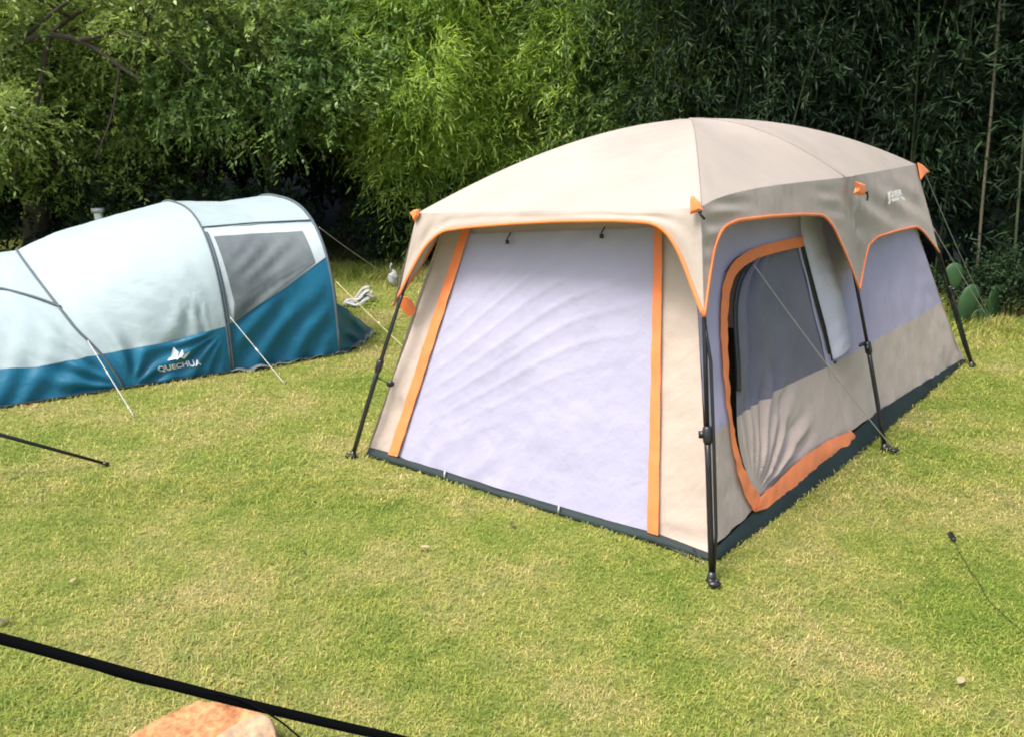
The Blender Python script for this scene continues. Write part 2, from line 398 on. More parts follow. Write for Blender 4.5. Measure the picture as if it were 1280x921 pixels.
# the loose orange tab behind the left leg
b = MB(); pl_ = Plane(eL, eL+V((0, 0, 1)), eL+V((1, 0.15, 0)), (0, -1, 0)); pl_.o = V(eL)+V((0, .10, 0))
o8 = [(500, 374), (507, 371), (514, 375), (519, 385), (519, 392), (511, 397), (505, 391), (500, 383)]
vs = [pl_.px(x, y) for x, y in o8]; k = len(vs); vs2 = [v+V((0, .01, 0)) for v in vs]
b.add(vs+vs2, [tuple(range(k)), tuple(range(2*k-1, k-1, -1))]+[(i, i+k, (i+1) % k+k, (i+1) % k) for i in range(k)])
b.build('loose_tab', M['orange'], ct, smooth=False)

# ---- walls: front
def P_(pl, pts, off=0.0): return [pl.px(x, y, off) for x, y in pts]
base_top = [(463, 559), (498, 569), (560, 589), (640, 614), (701, 632), (760, 649), (818, 665), (888, 690)]
def beigew(P, u, v): return .010*nz(P, 3.0, 5)+.005*nz(P, 9, 1)+.006*math.sin(P.z*38+nz(P, 2.2)*5)*sst(.30, 0, P.z)
vs, fs = ruled(P_(PF, [(560, 262), (557, 282), (463, 559)]), P_(PF, [(592, 262), (583, 290), (495, 568)]), 40, 8, beigew, PF.n)
b = MB(); b.add(vs, fs)
vs, fs = ruled(P_(PF, [(826, 262), (826, 283), (818, 665)]), P_(PF, [(866, 262), (866, 283), (888, 690)]), 60, 14, beigew, PF.n); b.add(vs, fs)
vs, fs = ruled(P_(PF, [(590, 262), (590, 293)]), P_(PF, [(826, 258), (826, 286)]), 8, 30, lambda P, u, v: -.012+.004*nz(P, 6), PF.n); b.add(vs, fs)
b.build('front_wall', M['beige'], ct)
# white curtain with diagonal pull folds
c0 = PF.px(525, 470); cdir = (PF.px(800, 300)-c0).normalized(); cn = PF.n.cross(cdir)
def curtain(P, u, v):
    d = (P-c0); a = d.dot(cdir); q = d.dot(cn); edge = math.sin(math.pi*min(1, max(0, v)))**.4
    k = math.sin((q+.035*nz(P, 1.2, 7))*(36-10*a)+nz(P, 1.3)*1.0)
    r = (1-abs(k))**2.4
    w = sst(-.1, .25, a)*sst(.62, .18, abs(q+.05))
    low = math.sin((P-c0).dot(PF.n.cross(V((0, 0, 1))))*26+P.z*16+nz(P, 3)*4)*sst(.50, .08, P.z)*sst(1.5, .1, a+.5)
    return (.0065*r*w + .006*low + .010*nz(P, 1.8, 2)+.004*nz(P, 6, 9)+.0018*nz(P, 17, 4)+.010)*edge+.004
top = [(588, 293), (650, 291), (720, 289), (780, 287), (824, 284)]
bot = [(497, 570), (560, 589), (640, 614), (701, 632), (760, 649), (815, 664)]
A1 = resample(P_(PF, top), 110); B1 = resample(P_(PF, bot), 110)
vs, fs = ruled(A1, B1, 110, 110, lambda P, u, v: curtain(P, v, u), PF.n, matched=True)
cu = obj('front_panel', vs, fs, M['white'], ct)
for lft, rgt in (([(579, 290), (488, 567)], [(589, 291), (500, 570)]), ([(820, 282), (811, 664)], [(830, 282), (825, 668)])):
    vs, fs = ruled(P_(PF, [(lft[0][0]+1, 268)]+lft), P_(PF, [(rgt[0][0]+1, 268)]+rgt), 60, 5, lambda P, u, v: .024+.008*nz(P, 8, 3)+.004*nz(P, 26, 1), PF.n)
    obj('orange_strip', vs, fs, M['orange'], ct)
# toggles on the curtain top and white ties on the base
for (x, y) in ((640, 304), (757, 297)):
    q = PF.px(x, y, .05); g = MB(); g.tube([PF.px(x+2, y-12, .03), q+V((0, 0, .02)), q], .004, 6); g.box(q, .022, .012, .022); g.build('toggle', M['black'], ct)
for (x, y) in ((560, 589), (702, 632)):
    g = MB(); g.tube([PF.px(x, y-2, .03), PF.px(x+.6, y+3, .04), PF.px(x-.5, y+8, .03)], .006, 6); g.build('tie', M['plastic'], ct)

# ---- walls: side
def sidew(P, u, v): return .012*nz(P, 2.4, 8)+.006*nz(P, 7, 1)+.007*math.sin((P.x*.6+P.y*.8)*26+P.z*10+nz(P, 2)*4)*sst(.55, .1, P.z)
parts_up = MB(); parts_lo = []
def addside(Apx, Bpx, nu=40, nv=24, d=sidew):
    vs, fs = ruled(P_(PS, Apx), P_(PS, Bpx), nu, nv, d, PS.n)
    (u, l) = split_z(vs, fs, .60); parts_up.add(*u)
    if l[1]: parts_lo.append(l)
addside([(869.5, 340), (889, 686)], [(909, 340), (903, 370), (902, 410), (904.5, 460), (908, 505), (914, 545), (922, 585), (933, 615), (945, 634)], 40, 12)
addside([(866, 255), (925, 250), (1001, 245)], [(869.5, 341), (906, 341), (919, 323), (941, 311), (971, 303), (1001, 297)], 40, 14)
wallB_top = [(1000, 245), (998, 309), (1032, 446), (1045, 492), (1059, 541)]
wall_end = [(1134, 245), (1145, 290), (1204, 449)]
addside(wallB_top, [(1064, 245), (1070, 330), (1086, 450), (1097, 515)], 60, 22)
addside([(1064, 245), (1070, 330), (1086, 450), (1097, 515)], [(1132, 245), (1145, 290), (1204, 449)], 60, 40)
parts_up.build('side_wall', M['lav'], ct)

obj('side_wall_lower', *parts_lo[0], M['beige'], ct); MB().add(*parts_lo[1]).add(*parts_lo[2]).build('side_wall_lower', M['beige'], ct)
# base strip (dark ground cloth turned up round the tent)
bs = MB()
T1 = P_(PF, base_top, .004); G1 = [FLw.lerp(FNw, (p-FLw).dot(FNw-FLw)/(FNw-FLw).length_squared)+outF*.02 for p in T1]
T1 = resample(T1, 60); G1 = resample(G1, 60)
vs, fs = ruled(T1, G1, 60, 5, lambda P, u, v: .012*nz(P, 6, 2)*math.sin(math.pi*v)+.02*math.sin(math.pi*v), outF, matched=True); bs.add(vs, fs)
T2 = P_(PS, [(888, 690), (941, 640), (1000, 592), (1064, 542), (1097, 514), (1152, 479), (1205, 447)], .004)
G2 = [FNw.lerp(FRw, (p-FNw).dot(FRw-FNw)/(FRw-FNw).length_squared) for p in T2]; G2 = [g+outS*(.02+.05*math.sin(math.pi*i/6)) for i, g in enumerate(G2)]
T2 = resample(T2, 80); G2 = resample(G2, 80)
vs, fs = ruled(T2, G2, 80, 5, lambda P, u, v: .018*nz(P, 5, 2)*math.sin(math.pi*v)+.015*math.sin(math.pi*v), outS, matched=True); bs.add(vs, fs)
bs.build('base_strip', M['darkbase'], ct)
g = MB(); g.tube([PF.px(816, 674, .03), PF.px(850, 686, .04), PF.px(888, 705, .05)], .005); g.tube([PF.px(868, 684, .02), PF.px(880, 699, .03), PF.px(889, 712, .05)], .004); g.build('base_cord', M['black'], ct)

# door trim
O = [(1001, 296), (970, 302), (940, 310), (918, 322), (905, 340), (898, 370), (897, 410), (900, 460), (904, 505), (910, 545), (917, 585), (927, 618), (940, 639)]
I = [(1001, 309), (972, 315), (945, 323), (926, 333), (914, 348), (907, 373), (905.5, 412), (907, 460), (910, 505), (915, 545), (924, 580), (934, 602), (948, 621)]
AO = resample(smoothline(P_(PS, O, .012)), 90); AI = resample(smoothline(P_(PS, I, .012)), 90)
b = MB(); vs, fs = ruled(AO, AI, 90, 5, lambda P, u, v: .006+.008*nz(P, 11, 3)+.005*nz(P, 27, 2), PS.n, matched=True); b.add(vs, fs)
O2 = [(938, 639), (953, 635), (986, 613), (1016, 586), (1041, 567), (1067, 548)]; I2 = [(947, 620), (968, 600), (987, 582), (1008, 565), (1030, 551), (1060, 538)]
vs, fs = ruled(resample(P_(PS, O2, .016), 50), resample(P_(PS, I2, .014), 50), 50, 5, lambda P, u, v: .006+.010*nz(P, 9, 5)+.006*nz(P, 25, 2)+.004*math.sin(math.pi*v), PS.n, matched=True); b.add(vs, fs)
b.build('door_trim', M['orange'], ct)

# door flap: grey mesh above, beige below, pulled into the corner
Lf = [(938, 325), (925, 345), (918, 372), (917, 402), (919, 432), (921.5, 470), (921.5, 515), (924, 555), (934, 592), (948, 621)]
Rf = [(1001, 309), (1009, 343), (1018, 377), (1027, 410), (1036, 446), (1043, 472), (1048, 492), (1053, 510), (1057, 525), (1061, 539)]
LF = resample(smoothline(P_(PS, Lf)), 110); RF = resample(P_(PS, Rf), 110)
corner = PS.px(946, 626); up_ax = V((0, 0, 1)); sx_ax = PS.n.cross(V((0, 0, 1))).normalized()
if sx_ax.dot(PS.px(1040, 450)-corner) < 0: sx_ax = -sx_ax
def flap(P, u, v):
    e = sst(0, .12, v)*sst(1, .93, v)*sst(1, .94, u)
    d = P-corner; ang = math.atan2(d.dot(up_ax), d.dot(sx_ax)); r = d.length
    fan = math.sin(ang*29+nz(P, 1.6)*1.6)+.4*math.sin(ang*47+2)
    f1 = .027*fan*sst(.0, .30, r)*sst(1.05, .40, r)*(.4+.6*sst(1.5, 1.0, ang))
    x = d.dot(sx_ax)
    f2 = .050*math.sin(v*20+u*2.0+nz(P, 1.7)*1.6)*sst(.75, .1, v)*sst(.45, .8, r)
    drop = -.05*math.sin(math.pi*v)*sst(1, .6, u)
    return (f1+f2+.006*nz(P, 7))*e + drop - .005
def cutat(pts, z):
    for i in range(len(pts)-1):
        if pts[i].z >= z > pts[i+1].z: w = (pts[i].z-z)/(pts[i].z-pts[i+1].z); q = pts[i].lerp(pts[i+1], w); return pts[:i+1]+[q], [q]+pts[i+1:]
(LU, LL), (RU, RL) = cutat(LF, .605), cutat(RF, .60)
vs, fs = ruled(resample(LU, 80), resample(RU, 80), 80, 90, lambda P, u, v: flap(P, u*.65, v), PS.n, matched=True)
obj('door_flap', vs, fs, M['mesh'], ct)
vs, fs = ruled(resample(LL, 70), resample(RL, 70), 70, 110, lambda P, u, v: flap(P, .65+u*.35, v), PS.n, matched=True)
obj('door_flap_lower', vs, fs, M['beige'], ct)
g = MB(); g.band([p+PS.n*.006+sx_ax*.01 for p in LF[:62]], .036, .008, PS.n); g.build('zipper', M['black'], ct); g = MB(); g.tube([p+PS.n*.008 for p in RF[:62]], .007, 6); g.build('zipper', M['black'], ct)
# rolled curtain beside the door
rc0 = resample(P_(PS, [(999, 262), (1003, 300), (1013, 340), (1023, 377), (1033, 412), (1040, 449)], .0), 50); rc1 = resample(P_(PS, [(1023, 262), (1030, 296), (1041, 330), (1050, 365), (1058, 400), (1062, 430)], .0), 50)
vs, fs = ruled(rc0, rc1, 50, 14, lambda P, u, v: .055*math.sqrt(max(0, math.sin(math.pi*v)))*(.75+.25*nz(P, 5))+.003*math.sin(u*45+v*7+nz(P, 4)*6), PS.n, matched=True)
obj('rolled_curtain', vs, fs, M['roll'], ct)
g = MB(); g.tube(resample(P_(PS, [(1001, 308), (1010, 343), (1019, 377), (1028, 410), (1037, 451)], .018), 30), .007, 6); g.build('zipper', M['black'], ct); g = MB(); g.ball(PS.px(1038, 453, .03), .012); g.build('zip_pull', M['black'], ct)

# hidden walls and floor
FRb = FRw+(FLw-FNw); TRb = TRw+(TLw-TNw)
hw = MB()
for a, b_, c, d, n in ((FRw, FRb, TRb, TRw, outE), (FRb, FLw, TLw, TRb, outB)):
    vs, fs = ruled([d+V((0, 0, .03 if n is outE else .05)), a], [c+V((0, 0, .05)), b_], 20, 30, lambda P, u, v: .012*nz(P, 3), n); hw.add(vs, fs)
hw.build('back_wall', M['beige'], ct)
b = MB(); q = [FLw, FNw, FRw, FRb]; b.add([p+V((0, 0, .012)) for p in q]+[p+V((0, 0, .004)) for p in q], [(0, 1, 2, 3), (7, 6, 5, 4), (0, 4, 5, 1), (1, 5, 6, 2), (2, 6, 7, 3), (3, 7, 4, 0)])
b.build('floor', M['darkbase'], ct, smooth=False)

# print on the valance
def text_on(txt, size, org, xax, yax, nrm, name, mat, parent, lab=None, bold=.012, extra=None, warp=None):
    cu_ = bpy.data.curves.new('t', 'FONT'); cu_.body = txt; cu_.size = size; cu_.offset = bold*size; cu_.align_x = 'CENTER'; cu_.extrude = .0008
    t = bpy.data.objects.new('t', cu_); COL.objects.link(t)
    dg = bpy.context.evaluated_depsgraph_get(); me = bpy.data.meshes.new_from_object(t.evaluated_get(dg))
    bm = bmesh.new(); bm.from_mesh(me); bmesh.ops.triangulate(bm, faces=bm.faces[:])
    vs = [v.co.copy() for v in bm.verts]; bm.verts.index_update(); fs = [tuple(v.index for v in f.verts) for f in bm.faces]; bm.free()
    bpy.data.objects.remove(t); bpy.data.curves.remove(cu_); bpy.data.meshes.remove(me)
    if extra:
        for poly in extra:
            k = len(vs); vs += [V((x, y, 0)) for x, y in poly]; fs.append(tuple(range(k, k+len(poly))))
    if warp: vs = [warp(v.x, v.y, v.z) for v in vs]
    else: vs = [V(org)+xax*v.x+yax*v.y+nrm*(v.z) for v in vs]
    o = obj(name, vs, fs, mat, parent, smooth=False)
    if lab: o['label'] = lab
    return o
po = leg_MR.px(1111, 248, .05); px_ = (leg_MR.px(1122, 244.5, .035)-leg_MR.px(1100, 249.5, .035)); _w = px_.length; px_.normalize(); py_ = leg_MR.n.cross(px_); px_ = px_*(_w/.22)
if py_.z < 0: py_ = -py_
text_on('JOYER', .062, po, px_, py_, leg_MR.n, 'logo_print', M['printb'], ct, bold=.03,
        extra=[[(-.11, -.045), (-.085, -.045), (-.06, -.012), (-.085, -.012)], [(-.055, -.034), (.035, -.034), (.035, -.012), (-.055, -.012)], [(.04, -.012), (.085, -.012), (.115, -.045), (.09, -.045), (.065, -.026)]])

# ---- guy ropes of the cabin tent (they are tied to it)
def sagline(a, b, s, n=14): return [V(a).lerp(V(b), i/(n-1))+V((0, 0, -s*4*(i/(n-1))*(1-i/(n-1)))) for i in range(n)]
def rope(a, b, r, mat, parent, s=.01, slider=None):
    g = MB(); g.tube(sagline(a, b, s), r, 6); o = g.build('guy_rope', mat, parent)
    if slider:
        q = V(a).lerp(V(b), slider); d = (V(b)-V(a)).normalized(); k = MB(); k.tube([q-d*.025, q+d*.025], .006, 6); k.build('rope_slider', mat, o)
    return o
pegM = atz(1118, 566)
rope(PS.px(932, 333, .05), pegM+V((0, 0, .02)), .0035, M['grope'], ct, .02)
def peg(p, parent, d=(1, 0, 0)):
    g = MB(); p = V(p); d = V(d); g.tube([p-V((0, 0, .05)), p+V((0, 0, .03)), p+V((0, 0, .045))+d*.02], .006, 6); g.ball(p+V((0, 0, .02)), .022, sc=(1.5, 1, .7)); return g.build('peg', M['black'], parent)
peg(pegM, ct); peg(fN+V((.0, -.06, 0)), ct); 
g = MB(); g.tube([fM+V((0, 0, .05)), fM.lerp(pegM, .5)+V((0.02, 0, .02)), pegM+V((0, 0, .02))], .012, 6); g.build('foot_strap', M['black'], ct)
rope(eR+V((.02, 0, .02)), atz(1243, 408), .003, M['grope'], ct, .03)
rope(legs[3][1](.75), atz(1243, 410), .004, M['grope'], ct, .01)

# ================================================================== thing seen through the door gap
bp = empty('backpack', tuple(PS.px(914, 500)-PS.n*.34)); bp.location.z = .012
tag(bp, 'black backpack with dark red pocket just inside the open door of the beige tent', 'backpack')
def soft_box(mb, c, sx, sy, sz, ax=(V((1, 0, 0)), V((0, 1, 0)), V((0, 0, 1))), e=4.0, nu=20, nv=12):
    vs = []; fs = []
    sg = lambda x, p: math.copysign(abs(x)**p, x)
    for j in range(nv+1):
        th = -math.pi/2+math.pi*j/nv
        for i in range(nu):
            ph = 2*math.pi*i/nu; x = sg(math.cos(th), 2/e)*sg(math.cos(ph), 2/e); y = sg(math.cos(th), 2/e)*sg(math.sin(ph), 2/e); z = sg(math.sin(th), 2/e)
            vs.append(V(c)+ax[0]*x*sx/2+ax[1]*y*sy/2+ax[2]*z*sz/2)
    for j in range(nv):
        for i in range(nu): i2 = (i+1) % nu; fs.append((j*nu+i, j*nu+i2, (j+1)*nu+i2, (j+1)*nu+i))
    mb.add(vs, fs)
bl = V(bp.location); ax = (sx_ax, PS.n, V((0, 0, 1)))
g = MB(); soft_box(g, bl+V((0, 0, .42)), .34, .22, .84, ax, 3.2); g.build('bag_body', M['black'], bp)
g = MB(); soft_box(g, bl+PS.n*.12+V((0, 0, .50)), .26, .10, .34, ax, 3.5); g.build('pocket', M['red'], bp)
g = MB(); g.tube([bl+PS.n*.06+V((0, 0, .83)), bl+PS.n*.10+V((0, 0, .92)), bl+PS.n*.0+V((0, 0, .84))], .012, 8); g.build('handle', M['black'], bp)
g = MB(); g.ball(bl+PS.n*.12+V((0, 0, .76)), .022); g.build('buckle', M['plastic'], bp)

# ================================================================== BLUE TUNNEL TENT
bt = empty('tunnel_tent', (-2.9, 7.6, 0))
tag(bt, 'low pale and teal blue tunnel tent with grey side window', 'tent')
BA = atz(155, 486); BC = atz(432, 441); BA.z = BC.z = 0
bu = (BC-BA).normalized(); bw = V((-bu.y, bu.x, 0)); bn = -bw
# stations: a, H, half width, exponent, lean, s offset
ST = [(-2.75, .30, .85, 2.0, 0.0, .55), (-2.3, .62, 1.15, 2.0, 0.0, .25), (-1.6, .86, 1.35, 1.9, .10, .05), (-.9, .96, 1.40, 1.75, .32, .0), (0, 1.02, 1.42, 1.80, .52, 0), (.30, 1.16, 1.43, 2.0, .42, 0),
      (.60, 1.28, 1.44, 2.5, .16, 0), (.88, 1.375, 1.45, 2.9, 0, 0), (1.40, 1.345, 1.44, 2.9, 0, .01), (1.92, 1.385, 1.45, 2.9, 0, 0)]
def lerp_st(a):
    if a <= ST[0][0]: return ST[0][1:]
    for s, t in zip(ST, ST[1:]):
        if a <= t[0]:
            w = (a-s[0])/(t[0]-s[0]); return tuple(x+(y-x)*w for x, y in zip(s[1:], t[1:]))
    return ST[-1][1:]
def bsurf(a, t):
    """t from 0 (near ground) over the top to 1 (far ground)"""
    H, hw_, n, lean, so = lerp_st(a); g = math.pi*(1-t)
    c, s = math.cos(g), math.sin(g); x = math.copysign(abs(c)**(2/n), c); z = abs(s)**(2/n)
    zz = z*H
    aa = a - lean*zz*(1.0 if zz > 0 else 0)*min(1, zz/.9+.45)
    return BA + bu*aa + bw*(so+1.42+hw_*x+(1.42-hw_)*0) + V((0, 0, zz))
def t_of_z(a, z):
    lo, hi = 0.0, .5
    for _ in range(30):
        m = (lo+hi)/2
        if bsurf(a, m).z < z: lo = m
        else: hi = m
    return lo
def bnorm(a, t, e=.01):
    n = (bsurf(a+e, t)-bsurf(a-e, t)).cross(bsurf(a, min(1, t+e))-bsurf(a, max(0, t-e)))
    n = n.normalized() if n.length > 1e-9 else V((0, 0, 1))
    if n.dot(bsurf(a, t)-(BA+bu*a+bw*1.42+V((0, 0, .2)))) < 0: n = -n
    return n
ZB = [(-2.75, .12), (-1.4, .30), (-.9, .30), (-.5, .27), (0, .30), (.45, .34), (.88, .42), (.96, .46), (1.45, .68), (1.92, .93)]
def zb(a):
    for s, t in zip(ZB, ZB[1:]):
        if a <= t[0]: return s[1]+(t[1]-s[1])*(a-s[0])/(t[0]-s[0])
    return ZB[-1][1]
def bwr(a, t, P):
    """cloth wrinkles: calm near the hoops, diagonal folds between them"""
    k = min(abs(a-0), abs(a-.88), abs(a-1.92)); m = sst(0, .18, k)
    low = sst(.9, .1, P.z)
    w = .007*nz(P, 3, 2)+.004*nz(P, 8, 5)
    w += (.010 if a < .88 else .024)*math.sin((a*1.0-P.z*1.0)*(24 if a < .88 else 19)+nz(P, 2)*2.5)*low*sst(.75, .2, t*2)
    d = math.hypot(a-.88, P.z-.42); ang = math.atan2(P.z-.40, .88-a+1e-6)
    if a < .88 and t < .5: w += .020*math.sin(ang*22)*sst(.06, .2, d)*sst(.75, .25, d)
    d2 = math.hypot(a-.05, P.z); ang2 = math.atan2(P.z, a-.05)
    if t < .5: w += .024*math.sin(ang2*16)*sst(.05, .2, d2)*sst(.75, .3, d2)
    return w*m
def bpatch(a0, a1, f0, f1, na, ntt, off=0.0, wr=True):
    vs = []; fs = []
    for i in range(na):
        a = a0+(a1-a0)*i/(na-1); t0, t1 = f0(a), f1(a)
        for j in range(ntt):
            t = t0+(t1-t0)*j/(ntt-1); P = bsurf(a, t); n = bnorm(a, t); vs.append(P+n*(off+(bwr(a, t, P) if wr else 0)))
    for i in range(na-1):
        for j in range(ntt-1): fs.append((i*ntt+j, (i+1)*ntt+j, (i+1)*ntt+j+1, i*ntt+j+1))
    return vs, fs
tz = lambda a: t_of_z(a, zb(a))
b = MB()
b.add(*bpatch(-2.75, 1.92, lambda a: tz(a), lambda a: 1-tz(a), 210, 46)); b.build('fly', M['bwhite'], bt)
b = MB(); b.add(*bpatch(-2.75, 1.92, lambda a: 0.0, lambda a: tz(a), 210, 18)); b.add(*bpatch(-2.75, 1.92, lambda a: 1-tz(a), lambda a: 1.0, 100, 8, wr=False)); b.build('lower_wall', M['blue'], bt)
# side window in a white frame between the two tall hoops
def side_az(x, y):
    """photo point -> (a,z) on the near side of the tent"""
    a, z = 1.3, .8
    for _ in range(30):
        P = bsurf(a, t_of_z(a, z)); s = (P-BA).dot(bw); pl = Plane(BA+bw*s, BA+bw*s+bu, BA+bw*s+V((0, 0, 1)), bn); Q = pl.px(x, y); a = min(1.92, a+(Q-P).dot(bu)*.8); z = max(.01, min(z+(Q.z-P.z)*.8, lerp_st(a)[0]*.98))
    return a, z
def quad_on(pxs, nu, nv, off, nwr=0.0):
    c = [side_az(*p) for p in pxs]; vs = []; fs = []
    for i in range(nu):
        for j in range(nv):
            u, v = i/(nu-1), j/(nv-1)
            a = (c[0][0]*(1-u)+c[1][0]*u)*(1-v)+(c[3][0]*(1-u)+c[2][0]*u)*v; z = (c[0][1]*(1-u)+c[1][1]*u)*(1-v)+(c[3][1]*(1-u)+c[2][1]*u)*v
            t = t_of_z(a, z); P = bsurf(a, t); w = bwr(a, t, P); vs.append(P+bnorm(a, t)*(off+w+nwr*math.sin((a*.9-z*1.5)*30+nz(P, 2)*3)*math.sin(math.pi*u)*math.sin(math.pi*v)))
    for i in range(nu-1):
        for j in range(nv-1): fs.append((i*nv+j, i*nv+j+1, (i+1)*nv+j+1, (i+1)*nv+j))
    return vs, fs
vs, fs = quad_on([(254, 285), (394, 282), (407, 322), (291, 404)], 40, 30, .006); wf = obj('window_frame', vs, fs, M['bframe'], bt)
vs, fs = quad_on([(267, 297), (378, 290), (393, 327), (292, 378)], 44, 30, .012, .006); obj('window_mesh', vs, fs, M['bmesh'], wf)
vs, fs = quad_on([(292, 377), (393, 326), (393, 329), (292, 404)], 30, 10, .013, .004); obj('window_mesh', vs, fs, M['bmesh'], wf)
# hoop poles in their sleeves
def hoop(a, r=.016, t0=0, t1=1, name='hoop_pole', m='bpole'):
    g = MB(); g.tube([bsurf(a, t0+(t1-t0)*i/60)+bnorm(a, t0+(t1-t0)*i/60)*.008 for i in range(61)], r, 8); return g.build(name, M[m], bt)
hoop(0.0, .011); hoop(.88, .009); hoop(.90, .012, 0, .30); hoop(1.905, .014)
# cross rib on the bedroom end
rib = [side_az(*p) for p in ((76, 384), (62, 379), (45, 373), (20, 366), (-5, 360))]
rib += [(rib[-1][0]-.4, rib[-1][1]-.02), (rib[-1][0]-.9, rib[-1][1]-.10)]
g = MB(); g.tube(smoothline([bsurf(a, t_of_z(a, z))+bnorm(a, t_of_z(a, z))*.010 for a, z in rib]), .011, 8); g.build('hoop_pole', M['bpole'], bt)
# eave seam rope between the tall hoops
g = MB(); g.tube([bsurf(a, t_of_z(a, 1.225))+bnorm(a, .3)*.012 for a in [.88+1.03*i/20 for i in range(21)]], .008, 6); g.build('seam_cord', M['bpole'], bt)
# closed ends
def end_cap(a, name, mat, push, zs=0.0):
    vs = []; fs = []; K = 14; NT = 50
    cen = BA+bu*(a+push)+bw*1.42+V((0, 0, .25))
    for j in range(K+1):
        f = j/K
        for i in range(NT+1):
            P = bsurf(a, i/NT); Q = P.lerp(cen, f); Q += bu*push*(-(f**2)+f)*.6; Q.z = max(Q.z, 0); vs.append(Q)
    for j in range(K):
        for i in range(NT): fs.append((j*(NT+1)+i, j*(NT+1)+i+1, (j+1)*(NT+1)+i+1, (j+1)*(NT+1)+i))
    return obj(name, vs, fs, mat, bt)
end_cap(-2.75, 'end_wall', M['blue'], -.12); end_cap(1.90, 'door_panel', M['blue'], -.10)
# apron pulled out in front of the last hoop, with grey mud flap
def ap(px): return BA  # placeholder for readability
aprtop = [bsurf(1.92, t_of_z(1.92, z)) for z in (.50, .40, .30, .2, .1, .02)]
gp = [atz(467, 413), atz(462, 419), atz(455, 425), atz(447, 430), atz(440, 436), atz(434, 440)]
vs, fs = ruled(aprtop, gp, 26, 22, lambda P, u, v: (.03*math.sin(u*16+nz(P, 3)*2)*math.sin(math.pi*v)+.02*nz(P, 4)), bn)
vs = [V((p.x, p.y, max(.01, p.z))) for p in vs]
obj('apron', vs, fs, M['blue'], bt)
vs, fs = ruled([BA+bu*1.93+bw*2.8, BA+bu*2.55+bw*2.5, gp[0]+bu*.0], [BA+bu*1.92+bw*2.85+V((0, 0, .4)), BA+bu*1.92+bw*1.6+V((0, 0, .4)), aprtop[0]], 20, 10, lambda P, u, v: .03*nz(P, 4), bu); obj('apron', vs, fs, M['blue'], bt)
edge = [atz(x, y) for x, y in ((290, 467), (330, 463), (350, 458), (390, 450), (432, 443), (450, 434), (470, 418))]
inn = [atz(x, y) for x, y in ((290, 464), (330, 456), (350, 449), (390, 443), (430, 438), (446, 427), (462, 411))]
vs, fs = ruled(inn, edge, 60, 6, lambda P, u, v: .022+.018*nz(P, 7)+.012*math.sin(u*60), V((0, 0, 1))); obj('mud_flap', vs, fs, M['bmesh'], bt)
# hem along the ground
g = MB(); g.tube([bsurf(a, 0)+bn*.01+V((0, 0, .012)) for a in [-2.7+4.6*i/60 for i in range(61)]], .014, 6); g.build('ground_hem', M['darkbase'], bt)
# print on the lower wall
P0 = side_az(223, 462)
tx0, ty0 = side_az(202, 464); tx1, ty1 = side_az(248, 456)
sl = (ty1-ty0)/(tx1-tx0)
def warp(x, y, z):
    a = (tx0+tx1)/2+x; zz = (ty0+ty1)/2+sl*x+y; t = t_of_z(a, max(.01, zz)); P = bsurf(a, t); return P+bnorm(a, t)*(.008+bwr(a, t, P)+z)
mt = [[(-.07, .085), (-.05, .085), (.012, .185), (.015, .145)], [(-.07, .085), (.015, .145), (.012, .185), (.015, .185), (.03, .14), (.0, .082), (-.01, .09)],
      [(-.012, .09), (.0, .082), (.062, .155), (.055, .12), (.04, .085), (.025, .10)], [(.04, .085), (.055, .078), (.11, .135), (.085, .125), (.06, .115)]]
text_on('QUECHUA', .068, None, None, None, None, 'logo_print', M['print'], bt, bold=.02, extra=mt, warp=warp)
# its guy ropes
pegs = []
rope(bsurf(0, t_of_z(0, .42))+bn*.01, atz(168, 521), .0028, M['rope'], bt, .0, .45)
rope(bsurf(.92, t_of_z(.92, .50))+bn*.01, atz(357, 481), .0028, M['rope'], bt, .0, .5)
rope(bsurf(1.92, t_of_z(1.92, 1.17))+bu*.02, atz(500, 352), .005, M['grope'], bt, .03)
rope(bsurf(1.92, t_of_z(1.92, .70))+bu*.02, atz(520, 448), .004, M['yrope'], bt, .01, .55)
rope(bsurf(0, .5)+V((0, 0, .0)), BA+bu*-4.3+bw*1.9, .006, M['rope'], bt, .0)
for q in (atz(168, 521), atz(357, 481)):
    g = MB(); g.tube([q-V((0, 0, .04)), q+V((0, 0, .03)), q+V((.01, -.02, .04))], .004, 6); g.build('peg', M['grope'], bt)

# ================================================================== foreground things
st = empty('black_strap', (-1.0, 1.2, 0))
tag(st, 'taut black webbing strap crossing the near left corner of the lawn', 'strap')
a_ = atz(0, 797, .92); b_ = atz(490, 921, .35); d_ = (b_-a_)
mid = [a_-d_*1.2+V((0, 0, .02)), a_-d_*.4, a_]+[a_.lerp(b_, t)+V((0, 0, -.012*math.sin(math.pi*t))) for t in (.2, .4, .6, .8)]+[b_, b_+d_*.3, b_+d_*.55]
g = MB(); g.band(smoothline(mid, 1), .027, .004, ray(240, 860)); g.build('webbing', M['strap'], st)
g = MB(); cord = [atz(60, 812, .83), atz(110, 833, .78), atz(160, 849, .72), atz(210, 860, .68), atz(260, 866, .64), atz(300, 872, .60), atz(345, 896, .55), atz(376, 922, .5), atz(420, 960, .45)]
g.tube(smoothline(cord), .0028, 6); g.build('cord', M['strap'], st)
# posts outside the frame that hold the strap
for e_, off in ((mid[0], 0),):
    g = MB(); g.tube([V((e_.x, e_.y, -.05)), V((e_.x, e_.y, e_.z+.05))], .02, 10); g.build('stake', M['pole'], st)

